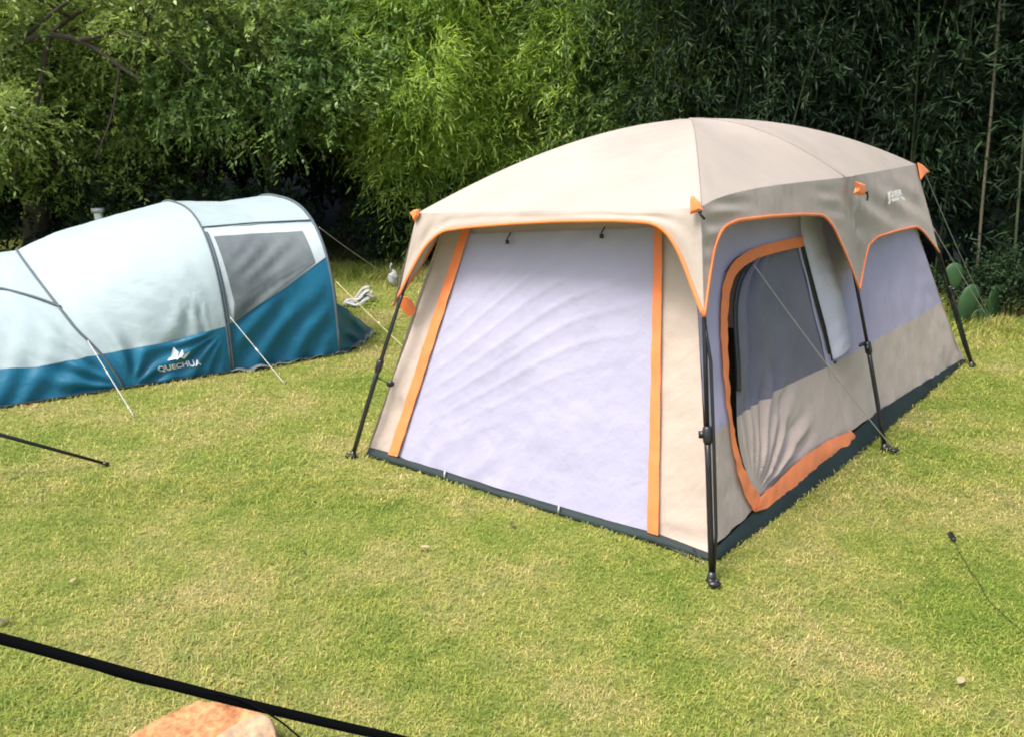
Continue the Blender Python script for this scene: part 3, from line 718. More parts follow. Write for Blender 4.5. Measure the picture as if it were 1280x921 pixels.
rd = empty('tent_pole', (-3.1, 5.05, 0))
tag(rd, 'thin black pole leaning down to the grass at the left edge', 'pole')
tip = atz(135, 580, .012); hi = atz(0, 543, .30); g = MB(); g.tube([hi+(hi-tip)*1.2, hi, tip], [.013, .013, .010], 8); g.build('shaft', M['pole'], rd)
g = MB(); g.tube([tip+(hi-tip)*.05, tip-(hi-tip)*.01], .014, 8); g.build('end_cap', M['black'], rd)
e_ = hi+(hi-tip)*1.2; g = MB(); g.tube([V((e_.x, e_.y, -.02)), e_+V((0, 0, .03))], .014, 8); g.build('prop', M['pole'], rd)

# brick slab
def brickmat():
    m, nt, out = new_mat('terracotta'); L = nt.links.new
    tc = N(nt, 'ShaderNodeTexCoord'); n1 = N(nt, 'ShaderNodeTexNoise', Scale=9.0, Detail=9.0, Roughness=.7); L(tc.outputs['Object'], n1.inputs['Vector'])
    n2 = N(nt, 'ShaderNodeTexNoise', Scale=45.0, Detail=4.0); L(tc.outputs['Object'], n2.inputs['Vector'])
    c = ramp(nt, n1.outputs['Fac'], [(.30, (.24, .085, .03)), (.46, (.46, .20, .075)), (.62, (.56, .30, .13)), (.78, (.50, .38, .24))])
    mx = N(nt, 'ShaderNodeMix', data_type='RGBA', blend_type='MULTIPLY'); mx.inputs[0].default_value = .8
    L(c, mx.inputs[6]); g_ = ramp(nt, n2.outputs['Fac'], [(.35, (.55, .5, .48)), (.6, (1, 1, 1))]); L(g_, mx.inputs[7])
    p = N(nt, 'ShaderNodeBsdfPrincipled', Roughness=.9); L(mx.outputs[2], p.inputs['Base Color'])
    b_ = N(nt, 'ShaderNodeBump', Strength=.7, Distance=.01); L(n2.outputs['Fac'], b_.inputs['Height']); L(b_.outputs[0], p.inputs['Normal']); L(p.outputs[0], out.inputs[0]); return m
M['brick'] = brickmat(); M['mortar'] = plain('mortar', (.36, .25, .15), .95, var=.35, scale=25)
def slab(name, px, z, mat, parent, th=.12, rough=.008, seed=1):
    pts = [atz(x, y, z) for x, y in px]; pts = resample(pts+[pts[0]], 48)[:-1]
    c = sum(pts, V((0, 0, 0)))/len(pts); vs = []; fs = []; n = len(pts); rings = [0, .02, .05, .12, .25, .4, .6, .8]
    for k, f in enumerate(rings):
        for i, p in enumerate(pts):
            q = p.lerp(c, f); q = q+V((nz(q, 14, seed), nz(q, 14, seed+3), 0))*rough*1.4*(1-f); q.z += rough*1.4*nz(q, 11, seed+5)-(.014 if k == 0 else (.003 if k == 1 else 0)); vs.append(q)
    vs.append(V(c)); fs = [(k*n+i, k*n+(i+1) % n, (k+1)*n+(i+1) % n, (k+1)*n+i) for k in range(len(rings)-1) for i in range(n)]
    k = len(rings)-1; fs += [(k*n+i, k*n+(i+1) % n, len(vs)-1) for i in range(n)]
    m_ = len(vs); vs += [V((p.x, p.y, z-th))+V((nz(p, 12, 9), nz(p, 12, 4), 0))*.02 for p in pts]; fs += [(i, m_+i, m_+(i+1) % n, (i+1) % n) for i in range(n)]
    return obj(name, vs, fs, mat, parent)
bk = empty('brick_block', (-1.15, 2.35, 0))
tag(bk, 'weathered orange brick block with pale mortar under the black strap', 'brick')
slab('brick', [(120, 945), (158, 921), (195, 897), (240, 874), (275, 874), (322, 884), (345, 900), (352, 960), (300, 1040), (160, 1030)], .10, M['brick'], bk, .12)
slab('mortar_patch', [(262, 925), (285, 905), (318, 890), (338, 898), (347, 925), (340, 1000), (280, 990)], .105, M['mortar'], bk, .03, .010, 6)

# clip and cord on the right lawn
cl = empty('guy_line', tuple(atz(1190, 668)))
tag(cl, 'loose dark cord with a black clip lying on the right lawn', 'cord')
q = atz(1190, 670, .02); dd = (atz(1197, 682)-atz(1186, 664)).normalized(); g = MB(); soft_box(g, q, .085, .028, .024, (dd, V((-dd.y, dd.x, 0)), V((0, 0, 1))), 3.5); g.build('clip', M['black'], cl)
cp = [(1194, 678), (1199, 690), (1206, 700), (1212, 712), (1220, 722), (1228, 735), (1234, 748), (1246, 760), (1262, 775), (1280, 790), (1310, 812)]
g = MB(); g.tube(smoothline([atz(x, y, .012+.006*math.sin(i*2.3)) for i, (x, y) in enumerate(cp)]), .0018, 6); g.build('cord', M['black'], cl)

# ================================================================== small things on the far lawn
def crumple(name, px, z0, sx, sz, mat, label, cat, seed, top=None):
    p = atz(*px); o = empty(name, tuple(p)); tag(o, label, cat)
    b_ = MB(); b_.ball(p+V((0, 0, z0+sz*.48)), 1, 26, 18, (sx, sx*.7, sz*.5))
    c = p+V((0, 0, z0+sz*.48)); out_ = []
    for v in b_.v:
        d = v-c; k = 1+.38*nz(d*(1/sx)*1.3, 1, seed)+.16*nz(d*(1/sx)*4, 1, seed); q_ = c+d*k
        if q_.z > c.z: f = (q_.z-c.z)/(sz*.5); q_.x = c.x+(q_.x-c.x)*(1-.45*f); q_.y = c.y+(q_.y-c.y)*(1-.45*f)
        out_.append(V((q_.x, q_.y, max(.003, q_.z))))
    b_.v = out_; b_.build('bag_body', mat, o)
    g = MB(); t_ = c+V((0, 0, sz*.45)); g.tube([t_-V((.02, 0, .03)), t_+V((-.035, 0, .05)), t_+V((-.01, 0, .09))], [.02, .012, .016], 7); g.build('bag_knot', mat, o)
    return o
crumple('plastic_bag', (492, 358), 0, .075, .24, M['plastic'], 'small white plastic bag standing upright where the far guy rope meets the lawn', 'bag', 2)
o = empty('paper_scraps', tuple(atz(434, 380))); tag(o, 'crumpled heap of white paper strips on dry grass behind the blue tent', 'litter')
random.seed(5)
for k in range(7):
    q = atz(428+k*3.2, 383-1.2*k+random.uniform(-4, 4)); q.z = .02
    dr = V((random.uniform(.5, 1), random.uniform(-.3, .5), random.uniform(.1, .45))).normalized()
    g = MB(); g.band([q+dr*.28*t+V((0, 0, .03*math.sin(t*6+k))) for t in (0, .15, .3, .45, .6, .8, 1)], .05, .006, (0, -.5, 1)); g.build('paper_strip', M['plastic'], o)
# hanging sign-like white thing behind the tent
o = empty('white_container', (-7.15, 12.6, 0)); 
def bgat(x, y, Y):
    d = ray(x, y); return EYE+d*(Y/d.y)
q = bgat(124, 273, 10.6); o.location = (q.x, q.y, 0); tag(o, 'small white box lamp on a dark stake behind the blue tent', 'lamp')
g = MB(); g.tube([V((q.x, q.y, 0)), V((q.x, q.y, q.z-.14))], .02, 8); g.build('stake', M['black'], o)
g = MB(); g.box(q+V((0, 0, .10)), .135, .10, .055); g.build('cap', M['plastic'], o)
g = MB(); g.box(q, .085, .08, .14); g.build('body', M['rope'], o)
g = MB(); g.box(q+V((0, 0, -.10)), .11, .09, .055); g.build('base', M['plastic'], o)

# ================================================================== GROUND
def groundmat():
    m, nt, out = new_mat('lawn_soil'); L = nt.links.new
    g = N(nt, 'ShaderNodeNewGeometry')
    n1 = N(nt, 'ShaderNodeTexNoise', Scale=1.1, Detail=6.0, Roughness=.6); L(g.outputs['Position'], n1.inputs['Vector'])
    n2 = N(nt, 'ShaderNodeTexNoise', Scale=38.0, Detail=6.0, Roughness=.75); L(g.outputs['Position'], n2.inputs['Vector'])
    c1 = ramp(nt, n1.outputs['Fac'], [(.38, (.15, .20, .04)), (.50, (.22, .24, .065)), (.62, (.28, .26, .10))])
    c2 = ramp(nt, n2.outputs['Fac'], [(.36, (.42, .46, .36)), (.50, (.9, .9, .85)), (.64, (1.25, 1.22, 1.15))])
    mx = N(nt, 'ShaderNodeMix', data_type='RGBA', blend_type='MULTIPLY'); mx.inputs[0].default_value = .9; L(c1, mx.inputs[6]); L(c2, mx.inputs[7])
    p = N(nt, 'ShaderNodeBsdfPrincipled', Roughness=.95); p.inputs['Specular IOR Level'].default_value = .1; L(mx.outputs[2], p.inputs['Base Color'])
    b_ = N(nt, 'ShaderNodeBump', Strength=.9, Distance=.02); L(n2.outputs['Fac'], b_.inputs['Height']); L(b_.outputs[0], p.inputs['Normal']); L(p.outputs[0], out.inputs[0]); return m
M['ground'] = groundmat()
b = MB(); nx = 60
X = [-200, -60]+[-16+32*i/nx for i in range(nx+1)]+[60, 200]; Y = [-200, -30]+[-2+22*i/nx for i in range(nx+1)]+[60, 200]
vs = [V((x, y, -.004+(-.004 if abs(x) > 20 else .006*noise.noise(V((x*1.3, y*1.3, 0)))))) for x in X for y in Y]; ny = len(Y)
fs = [(i*ny+j, (i+1)*ny+j, (i+1)*ny+j+1, i*ny+j+1) for i in range(len(X)-1) for j in range(ny-1)]
go = obj('ground', vs, fs, M['ground']); tag(go, kind='structure')

# grass blades
def grassmat():
    m, nt, out = new_mat('grass_blade'); L = nt.links.new
    a = N(nt, 'ShaderNodeAttribute', attribute_name='rnd'); g = N(nt, 'ShaderNodeNewGeometry')
    n1 = N(nt, 'ShaderNodeTexNoise', Scale=1.1, Detail=6.0, Roughness=.6); L(g.outputs['Position'], n1.inputs['Vector'])
    n4 = N(nt, 'ShaderNodeTexNoise', Scale=7.0, Detail=3.0, Roughness=.6); L(g.outputs['Position'], n4.inputs['Vector'])
    c1 = ramp(nt, n1.outputs['Fac'], [(.34, (.215, .285, .045)), (.48, (.305, .335, .075)), (.65, (.41, .375, .14))])
    c2 = ramp(nt, a.outputs['Fac'], [(.0, (.66, .78, .6)), (.45, (.95, 1.0, .85)), (.80, (1.1, 1.05, .95)), (.86, (1.5, 1.2, 1.7)), (1.0, (1.7, 1.4, 2.2))])
    c3 = ramp(nt, n4.outputs['Fac'], [(.33, (.68, .80, .7)), (.62, (1.18, 1.1, 1.15))])
    mx = N(nt, 'ShaderNodeMix', data_type='RGBA', blend_type='MULTIPLY'); mx.inputs[0].default_value = 1.0; L(c1, mx.inputs[6]); L(c2, mx.inputs[7])
    mx2 = N(nt, 'ShaderNodeMix', data_type='RGBA', blend_type='MULTIPLY'); mx2.inputs[0].default_value = 1.0; L(mx.outputs[2], mx2.inputs[6]); L(c3, mx2.inputs[7])
    p = N(nt, 'ShaderNodeBsdfPrincipled', Roughness=.6); p.inputs['Specular IOR Level'].default_value = .25; L(mx2.outputs[2], p.inputs['Base Color'])
    t = N(nt, 'ShaderNodeBsdfTranslucent'); L(mx2.outputs[2], t.inputs['Color'])
    ms = N(nt, 'ShaderNodeMixShader', Fac=.3); L(p.outputs[0], ms.inputs[1]); L(t.outputs[0], ms.inputs[2]); L(ms.outputs[0], out.inputs[0]); return m
M['grass'] = grassmat()
def quads_mesh(name, verts, rnd, mat, parent=None, tri=False):
    """verts: (n,4,3) float array of separate quads, rnd: (n,) attribute"""
    n = len(verts); k = verts.shape[1]; me = bpy.data.meshes.new(name)
    me.vertices.add(n*k); me.vertices.foreach_set('co', verts.astype(np.float32).ravel())
    me.loops.add(n*k); me.loops.foreach_set('vertex_index', np.arange(n*k, dtype=np.int32))
    me.polygons.add(n); me.polygons.foreach_set('loop_start', np.arange(0, n*k, k, dtype=np.int32))
    me.update(calc_edges=True)
    at = me.attributes.new('rnd', 'FLOAT', 'POINT'); at.data.foreach_set('value', np.repeat(rnd, k).astype(np.float32))
    me.materials.append(mat); o = bpy.data.objects.new(name, me); COL.objects.link(o)
    if parent is not None: o.parent = parent
    return o
rng = np.random.default_rng(11)
def in_poly(x, y, poly):
    c = np.zeros(len(x), bool); n = len(poly)
    for i in range(n):
        x1, y1 = poly[i]; x2, y2 = poly[(i+1) % n]
        with np.errstate(divide='ignore', invalid='ignore'):
            c ^= ((y1 > y) != (y2 > y)) & (x < (x2-x1)*(y-y1)/(y2-y1+1e-12)+x1)
    return c
_tc = (FLw+FNw+FRw+FRb)/4; tentpoly = [(p.x, p.y) for p in [_tc+(q-_tc)*.985 for q in (FLw, FNw, FRw, FRb)]]
bluepoly = [((BA+bu*a+bw*s).x, (BA+bu*a+bw*s).y) for a, s in ((-2.7, .03), (1.9, .03), (1.9, 2.8), (-2.7, 2.8))]
brickpoly = [(p.x, p.y) for p in (atz(158, 921, .05), atz(240, 880, .05), atz(322, 890, .05), atz(345, 905, .05), atz(340, 990, .05), atz(160, 990, .05))]
def blades(n, y0, y1, Lm, Wm, pw=1.0):
    u = rng.random(n); y = y0+(y1-y0)*u**pw; x = (rng.random(n)*2-1)*(.70*y+.6)
    keep = ~in_poly(x, y, tentpoly) & ~in_poly(x, y, bluepoly) & ~in_poly(x, y, brickpoly); x = x[keep]; y = y[keep]; n = len(x)
    # clumping: pull some blades toward tuft centres
    ang = rng.random(n)*2*np.pi; Ls = Lm*(.5+rng.random(n)); el = np.radians(rng.uniform(8, 62, n))
    d = np.stack([np.cos(ang)*np.cos(el), np.sin(ang)*np.cos(el), np.sin(el)], 1); s = np.stack([-np.sin(ang), np.cos(ang), np.zeros(n)], 1)
    w = (Wm*(.6+.8*rng.random(n)))[:, None]; P = np.stack([x, y, np.full(n, -.002)], 1)
    mid = P+d*(Ls*.55)[:, None]; tip = P+d*Ls[:, None]; tip[:, 2] -= Ls*.22
    v = np.stack([P, mid+s*w, tip, mid-s*w], 1); return v, rng.random(n)
vv = [blades(190000, 2.1, 4.6, .030, .0017, 1.0), blades(150000, 4.2, 8.0, .042, .0027, .9), blades(70000, 7.5, 13.5, .065, .0045, .9)]
tv, tr_ = blades(60000, 2.1, 9.5, .052, .0028, 1.0); kt = np.array([noise.noise(V((p[0]*2.3, p[1]*2.3, 4))) > .20 for p in tv[:, 0]]); vv.append((tv[kt], tr_[kt]*.45))
V4 = np.concatenate([a for a, _ in vv]); RR = np.concatenate([b_ for _, b_ in vv])
o = quads_mesh('grass', V4, RR, M['grass']); tag(o, 'short sunlit lawn grass, green with straw coloured patches', 'grass', kind='stuff')
# taller dry grass at the edge of the thicket
def edge_y(x): return np.interp(x, [-14, -9, -6, -2.2, 1, 5, 9, 14], [13.2, 13.0, 12.6, 11.9, 10.8, 8.75, 7.3, 6.5])
n = 42000; x = rng.uniform(-11, 10, n); y = edge_y(x)+rng.normal(-.15, .35, n)
ang = rng.random(n)*2*np.pi; el = np.radians(rng.uniform(35, 88, n)); Ls = rng.uniform(.06, .20, n)
d = np.stack([np.cos(ang)*np.cos(el), np.sin(ang)*np.cos(el), np.sin(el)], 1); s = np.stack([-np.sin(ang), np.cos(ang), np.zeros(n)], 1); P = np.stack([x, y, np.zeros(n)], 1)
w = .004; v = np.stack([P-s*w, P+s*w, P+d*Ls[:, None]*.6+s*w*.8, P+d*Ls[:, None]-np.stack([0*x, 0*x, Ls*.1], 1)], 1)
kp = ~in_poly(x, y, tentpoly); o = quads_mesh('tall_grass', v[kp], rng.random(n)[kp], M['grass']); tag(o, 'taller rough grass along the foot of the thicket', 'grass', kind='stuff')

# fallen leaves
LP = [((531, 688), 'pale curled leaf on the lawn in front of the beige tent', .055), ((92, 730), 'small pale leaf on the left lawn above the black strap', .045), ((1160, 531), 'white leaf scrap on the grass right of the beige tent', .05),
      ((1200, 856), 'pale round leaf at the bottom right of the lawn', .06), ((380, 693), 'dark curled leaf in the middle of the left lawn', .035), ((3, 782), 'brown leaf at the left edge beside the strap end', .06), ((640, 660), 'thin dry twig-like leaf below the tent front edge', .05)]
for k, (p, lab, sz) in enumerate(LP):
    q = atz(*p); an = k*1.3; b_ = MB(); vs = []; fs = []
    for i in range(7):
        t = i/6; wd = math.sin(math.pi*t)**.7*sz*.24
        for j in (-1, 0, 1):
            l = V(((t-.5)*sz, j*wd, .020+.004*abs(j)+.004*math.sin(t*3)))
            vs.append(q+V((l.x*math.cos(an)-l.y*math.sin(an), l.x*math.sin(an)+l.y*math.cos(an), l.z)))
    for i in range(6):
        for j in range(2): fs.append((i*3+j, i*3+j+1, i*3+4+j, i*3+3+j))
    o = obj('fallen_leaf', vs, fs, M['bark'] if k == 4 else (M['drytw'] if k in (5, 6) else M['dry'])); tag(o, lab, 'leaf', 'fallen leaves on the lawn')

# ================================================================== VEGETATION
def norm(a): return a/np.maximum(1e-9, np.linalg.norm(a, axis=1))[:, None]
def spray_leaves(orig, dirs, per, slen, L, W, droop, rg, splay=.75):
    """orig/dirs (n,3): twigs; leaves set alternately along each twig"""
    n = len(orig); k = (np.arange(per)+.5)/per
    sl = slen*(.6+.8*rg.random(n)); side = norm(np.cross(dirs, rg.normal(size=(n, 3))))
    pos = orig[:, None, :]+dirs[:, None, :]*(sl[:, None]*k[None, :])[:, :, None]
    pos[:, :, 2] -= droop*sl[:, None]*(k**2)[None, :]
    sg = np.where(np.arange(per) % 2 == 0, 1, -1)[None, :, None]
    ld = dirs[:, None, :]+side[:, None, :]*sg*splay+rg.normal(size=(n, per, 3))*.28; ld[:, :, 2] -= droop*(.4+k)[None, :]
    ld = norm(ld.reshape(-1, 3)); pos = pos.reshape(-1, 3); m = len(pos)
    sd = norm(np.cross(ld, norm(rg.normal(size=(m, 3))+np.array([0, 0, 1.6])))); ls = (L*(.6+.8*rg.random(m)))[:, None]; w = (W*(.7+.6*rg.random(m)))[:, None]
    v = np.stack([pos, pos+ld*ls*.38+sd*w, pos+ld*ls, pos+ld*ls*.38-sd*w], 1)
    rnd = np.clip(np.repeat(rg.random(n), per)*.5+rg.random(m)*.5, 0, 1)
    return v, rnd
def part_of(o, parent):
    o.parent = parent; return o
def local_quads(name, v, r, mat, root):
    off = np.array(root.location); return quads_mesh(name, v-off, r, mat, root)

def culm_curve(base, h, az, lean, n=14):
    d = V((math.cos(az), math.sin(az), 0)); return [V(base)+V((0, 0, h*(t-.18*lean*t*t)))+d*(h*lean*(t**2.3)*.55) for t in [i/(n-1) for i in range(n)]]
def bamboo(x, y, h, mat, label, seed, group='bamboo clumps behind the tents', nc=7, fwd=.6, nsp=1500, per=9, L=.15, W=.011, zmin=.4, spread=.6, rad_=.55, droop=.55, cull=-.12):
    rd_ = random.Random(seed); rg = np.random.default_rng(seed); root = empty('bamboo_clump', (x, y, 0)); tag(root, label, 'bamboo', group)
    og = []; dg = []
    for c in range(nc):
        bx, by = x+rd_.uniform(-spread, spread), y+rd_.uniform(-spread*.6, spread*.8); az = rd_.uniform(-math.pi, math.pi)*.62-math.pi/2
        hh = h*rd_.uniform(.78, 1.05); ln = fwd*rd_.uniform(.2, 1.1); cv = culm_curve((bx, by, 0), hh, az, ln)
        g = MB(); n = len(cv); g.tube(cv, [.019*(1-.8*i/(n-1)) for i in range(n)], 6, cap=False); g.build('culm', M['culm'], root)
        m = nsp//nc
        t = zmin/hh+(1-zmin/hh)*rg.random(m)**.85; f = t*(n-1); i = np.minimum(n-2, f.astype(int)); w = (f-i)[:, None]; C = np.array([tuple(p) for p in cv]); P = C[i]*(1-w)+C[i+1]*w
        out_ = norm(rg.normal(size=(m, 3))*np.array([1, 1, .45])+np.array([0, -.35, .05]))
        r_ = (rad_*(.35+.65*np.sin(np.pi*np.clip(t, .05, .98)))*rg.random(m)**.5)[:, None]
        og.append(P+out_*r_); dg.append(norm(out_+np.array([0, 0, .15])+rg.normal(size=(m, 3))*.35))
    og = np.concatenate(og); dg = np.concatenate(dg); og[:, 2] = np.maximum(og[:, 2], .25)
    kp = np.array([noise.noise(V(p)*1.25+V((seed*3.1, 0, 0)))+.5*noise.noise(V(p)*3.1) > cull for p in og]); og = og[kp]; dg = dg[kp]
    v, r = spray_leaves(og, dg, per, .42, L, W, droop, rg); local_quads('foliage', v, r, mat, root); return root
def blob_crown(root, blobs, nsp, per, slen, L, W, droop, mat, seed, up=.1, shell=.45):
    rg = np.random.default_rng(seed); B = np.array(blobs, float); a = (B[:, 3]*B[:, 4]+B[:, 3]*B[:, 5]+B[:, 4]*B[:, 5]); pick = rg.choice(len(B), nsp, p=a/a.sum()); b_ = B[pick]
    u = norm(rg.normal(size=(nsp, 3))); r = (rg.random(nsp)**shell)[:, None]; o = b_[:, :3]+u*b_[:, 3:6]*r
    # uneven clumps: drop twigs where a coarse noise is low
    keep = np.array([noise.noise(V(p)*1.7+V((seed, 0, 0))) > -.16 for p in o]) & (o[:, 2] > .15); o = o[keep]; u = u[keep]; n = len(o)
    d = norm(u+rg.normal(size=(n, 3))*.5+np.array([0, 0, up])); v, r = spray_leaves(o, d, per, slen, L, W, droop, rg); return local_quads('crown', v, r, mat, root)
def limb(mb, p, d, r, L, depth, rd_, tips, bend=.35, kids=2):
    pts = [V(p)]; d = V(d).normalized(); k = 6; q = V(p)
    for i in range(k):
        d = (d+V((rd_.gauss(0, bend*.35), rd_.gauss(0, bend*.35), rd_.gauss(0, bend*.22)))).normalized(); q = q+d*L/k; pts.append(V(q))
    mb.tube(smoothline(pts, 1), [r*(1-.55*i/(2*k+1-0)) for i in range(len(smoothline(pts, 1)))], 7 if depth > 1 else 5, cap=False)
    if depth == 0: tips.append((pts[-1], d)); tips.append((pts[3], d)); return
    for c in range(kids+(1 if depth > 1 else 1)):
        j = rd_.randint(2, k); dd = (d*.75+V((rd_.gauss(0, .75), rd_.gauss(0, .75), rd_.gauss(.1, .45)))).normalized(); limb(mb, pts[j], dd, r*.52, L*rd_.uniform(.55, .8), depth-1, rd_, tips, bend*1.1, kids)
    tips.append((pts[-1], d))
def tree(x, y, h, mat, label, seed, kind='olive', cr=1.6, lean=(0, 0, 1), tr=.13, nsp=1600, L=.07, W=.018, per=10, slen=.30, cz=.62, group='trees behind the blue tent', extra=None, limbs=4, droop=.3, depth=2):
    rd_ = random.Random(seed); root = empty('broadleaf_tree', (x, y, 0)); tag(root, label, 'tree', group); mb = MB(); tips = []
    th = h*.32; top = V((x, y, 0))+V(lean).normalized()*th; pts = [V((x, y, -.05)), V((x, y, 0)).lerp(top, .4)+V((rd_.gauss(0, .05), rd_.gauss(0, .05), 0)), top]
    mb.tube(smoothline(pts, 2), [tr*(1.25-.4*i/12) for i in range(len(smoothline(pts, 2)))], 10, cap=False)
    for k in range(limbs):
        az = 2*math.pi*k/limbs+rd_.uniform(-.4, .4); d = V((math.cos(az)*.8, math.sin(az)*.8-.15, rd_.uniform(.35, 1.1))); limb(mb, top-V((0, 0, rd_.uniform(0, th*.25))), d, tr*.55, h*rd_.uniform(.24, .36), depth, rd_, tips)
    mb.build('trunk', M['bark'], root)
    bl_ = [(p.x, p.y, max(.5, p.z), cr*rd_.uniform(.22, .42), cr*rd_.uniform(.22, .42), cr*rd_.uniform(.16, .30)) for p, d in tips]
    if extra: bl_ += extra
    blob_crown(root, bl_, nsp, per, slen, L, W, droop, mat, seed); return root

# centre: bright, domed bamboo
bamboo(-1.0, 12.6, 4.6, M['lf_bright'], 'bright green arching bamboo left of the beige tent roof', 21, nc=9, fwd=.85, nsp=8000, L=.125, W=.0105, rad_=.75, zmin=1.0)
bamboo(0.3, 12.7, 5.4, M['lf_bright'], 'tall bright yellow green bamboo directly above the beige tent left roof slope', 22, nc=9, fwd=.7, nsp=8000, L=.125, W=.0105, rad_=.75, zmin=.8)
bamboo(-2.0, 13.4, 6.0, M['lf_bright'], 'bright bamboo rising to the top of the picture left of centre', 23, nc=8, fwd=.6, nsp=7000, L=.125, W=.0105, rad_=.8, zmin=1.9)
bamboo(1.5, 12.2, 6.2, M['lf_mid'], 'mid green bamboo behind the peak of the beige tent', 24, nc=8, fwd=.6, nsp=7000, L=.12, W=.0095, rad_=.75, zmin=1.0)
# right: tall and overhanging, with shade put into the leaf colour
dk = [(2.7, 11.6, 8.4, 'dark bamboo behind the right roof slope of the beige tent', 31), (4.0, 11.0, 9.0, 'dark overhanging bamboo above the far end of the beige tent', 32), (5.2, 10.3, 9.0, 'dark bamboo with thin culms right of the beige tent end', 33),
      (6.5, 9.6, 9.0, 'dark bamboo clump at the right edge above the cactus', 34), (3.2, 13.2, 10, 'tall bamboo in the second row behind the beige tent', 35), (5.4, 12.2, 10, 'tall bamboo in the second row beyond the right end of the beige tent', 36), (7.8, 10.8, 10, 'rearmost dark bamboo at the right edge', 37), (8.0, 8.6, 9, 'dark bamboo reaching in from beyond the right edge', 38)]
for x, y, h, lab, sd in dk: bamboo(x, y, h, M['lf_shaded'], lab, sd, nc=9, fwd=.75, nsp=4600, L=.125, W=.010, rad_=.8, zmin=.9, spread=.8)
# left: broadleaf trees
tree(-7.3, 12.2, 6.0, M['lf_olive'], 'gnarled olive green tree with brown limbs at the left edge', 41, cr=1.9, lean=(.25, -.1, 1), tr=.17, nsp=9500, L=.07, W=.016, limbs=6, depth=2)
tree(-5.3, 12.6, 6.2, M['lf_olive'], 'small leaved olive tree behind the low end of the blue tent', 42, cr=1.9, lean=(-.2, 0, 1), tr=.12, nsp=9500, L=.07, W=.016, limbs=6)
tree(-3.9, 13.2, 6.2, M['lf_mid'], 'mid green leafy tree behind the middle of the blue tent', 43, cr=2.3, tr=.12, nsp=7000, L=.08, W=.018, limbs=6)
tree(-9.0, 13.2, 6.5, M['lf_olive'], 'olive tree crown beyond the left edge', 44, cr=2.2, tr=.15, nsp=2600, L=.08, W=.02)
tree(-2.9, 14.4, 7.4, M['lf_mid'], 'taller mid green tree in the second row above the blue tent peak', 45, cr=2.8, tr=.14, nsp=4200, L=.11, W=.024)
tree(-6.4, 14.6, 8.0, M['lf_mid'], 'tall green tree in the second row at the upper left', 46, cr=2.8, tr=.15, nsp=3800, L=.11, W=.024)
# shrubs at the foot
def shrub(x, y, w, h, mat, label, seed, n=700, L=.06, W=.016):
    rd_ = random.Random(seed); root = empty('shrub', (x, y, 0)); tag(root, label, 'shrub', 'shrubs along the thicket foot'); mb = MB(); bl_ = []
    for k in range(7):
        q = V((x+rd_.uniform(-.5, .5)*w, y+rd_.uniform(-.3, .3)*w, h*rd_.uniform(.35, .8))); mb.tube(smoothline([V((x+rd_.uniform(-.1, .1), y, 0)), V((x, y, 0)).lerp(q, .6)+V((0, 0, .1)), q], 1), [.014, .012, .011, .009, .008, .006][:len(smoothline([V((0, 0, 0)), V((0, 0, 1)), q], 1))], 5, cap=False)
        bl_.append((q.x, q.y, q.z, w*.32, w*.28, h*.28))
    mb.build('stems', M['bark'], root); blob_crown(root, bl_, n, 8, .22, L, W, .2, mat, seed, shell=.6); return root
shrub(-1.35, 12.3, 1.5, 1.3, M['lf_mid'], 'rounded green shrub at the foot of the bright bamboo', 51, 900, .09, .02)
shrub(-2.6, 12.5, 1.4, 1.0, M['lf_shaded'], 'dark shrub beside the front of the blue tent', 52, 800, .09, .02)
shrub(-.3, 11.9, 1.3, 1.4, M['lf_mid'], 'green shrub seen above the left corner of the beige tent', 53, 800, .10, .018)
shrub(5.55, 8.75, .9, .75, M['lf_shaded'], 'small leaved shrub at the right edge of the lawn', 54, 900, .04, .014)
shrub(6.35, 8.5, 1.0, 1.0, M['lf_shaded'], 'dark shrub just beyond the right edge of the lawn', 55, 700, .05, .015)
shrub(-4.3, 12.0, 1.7, 1.5, M['lf_shaded'], 'dark shrub behind the peak of the blue tent', 56, 1000, .09, .022)
shrub(-6.3, 12.0, 1.8, 1.4, M['lf_shaded'], 'dark shrub behind the sloping end of the blue tent', 57, 1000, .09, .022)
tree(-6.2, 11.7, 4.6, M['lf_olive'], 'low fresh green tree overhanging the low end of the blue tent', 47, cr=1.9, lean=(-.1, .2, 1), tr=.07, nsp=7000, L=.07, W=.016, limbs=6)
tree(-7.9, 11.4, 5.0, M['lf_olive'], 'fresh green crown in front of the gnarled tree at the left edge', 48, cr=2.0, lean=(.1, .2, 1), tr=.08, nsp=7000, L=.07, W=.016, limbs=6)
lt = bpy.data.objects['broadleaf_tree.007']; g = MB()
for pts, r0 in (([(-40, 130), (-10, 78), (30, 50), (70, 43), (110, 54), (150, 84), (175, 100)], .055), ([(60, 44), (52, 100), (40, 160), (12, 235)], .035), ([(100, 50), (150, 42), (205, 55), (240, 90)], .028), ([(20, 55), (70, 12), (120, -20)], .032), ([(150, 84), (140, 150), (118, 200)], .018)):
    P = smoothline([bgat(x, y, 10.55+.05*math.sin(i*2)) for i, (x, y) in enumerate(pts)], 2); g.tube(P, [r0*(1-.65*i/(len(P)-1)) for i in range(len(P))], 7, cap=False)
g.build('limb', M['bark'], lt)
shrub(-8.6, 12.6, 2.2, 1.5, M['lf_shaded'], 'dark shrub under the gnarled tree at the left edge', 59, 1300, .09, .022)
shrub(3.2, 10.3, 1.7, 1.5, M['lf_shaded'], 'dark shrub hidden behind the beige tent', 58, 800, .09, .02)

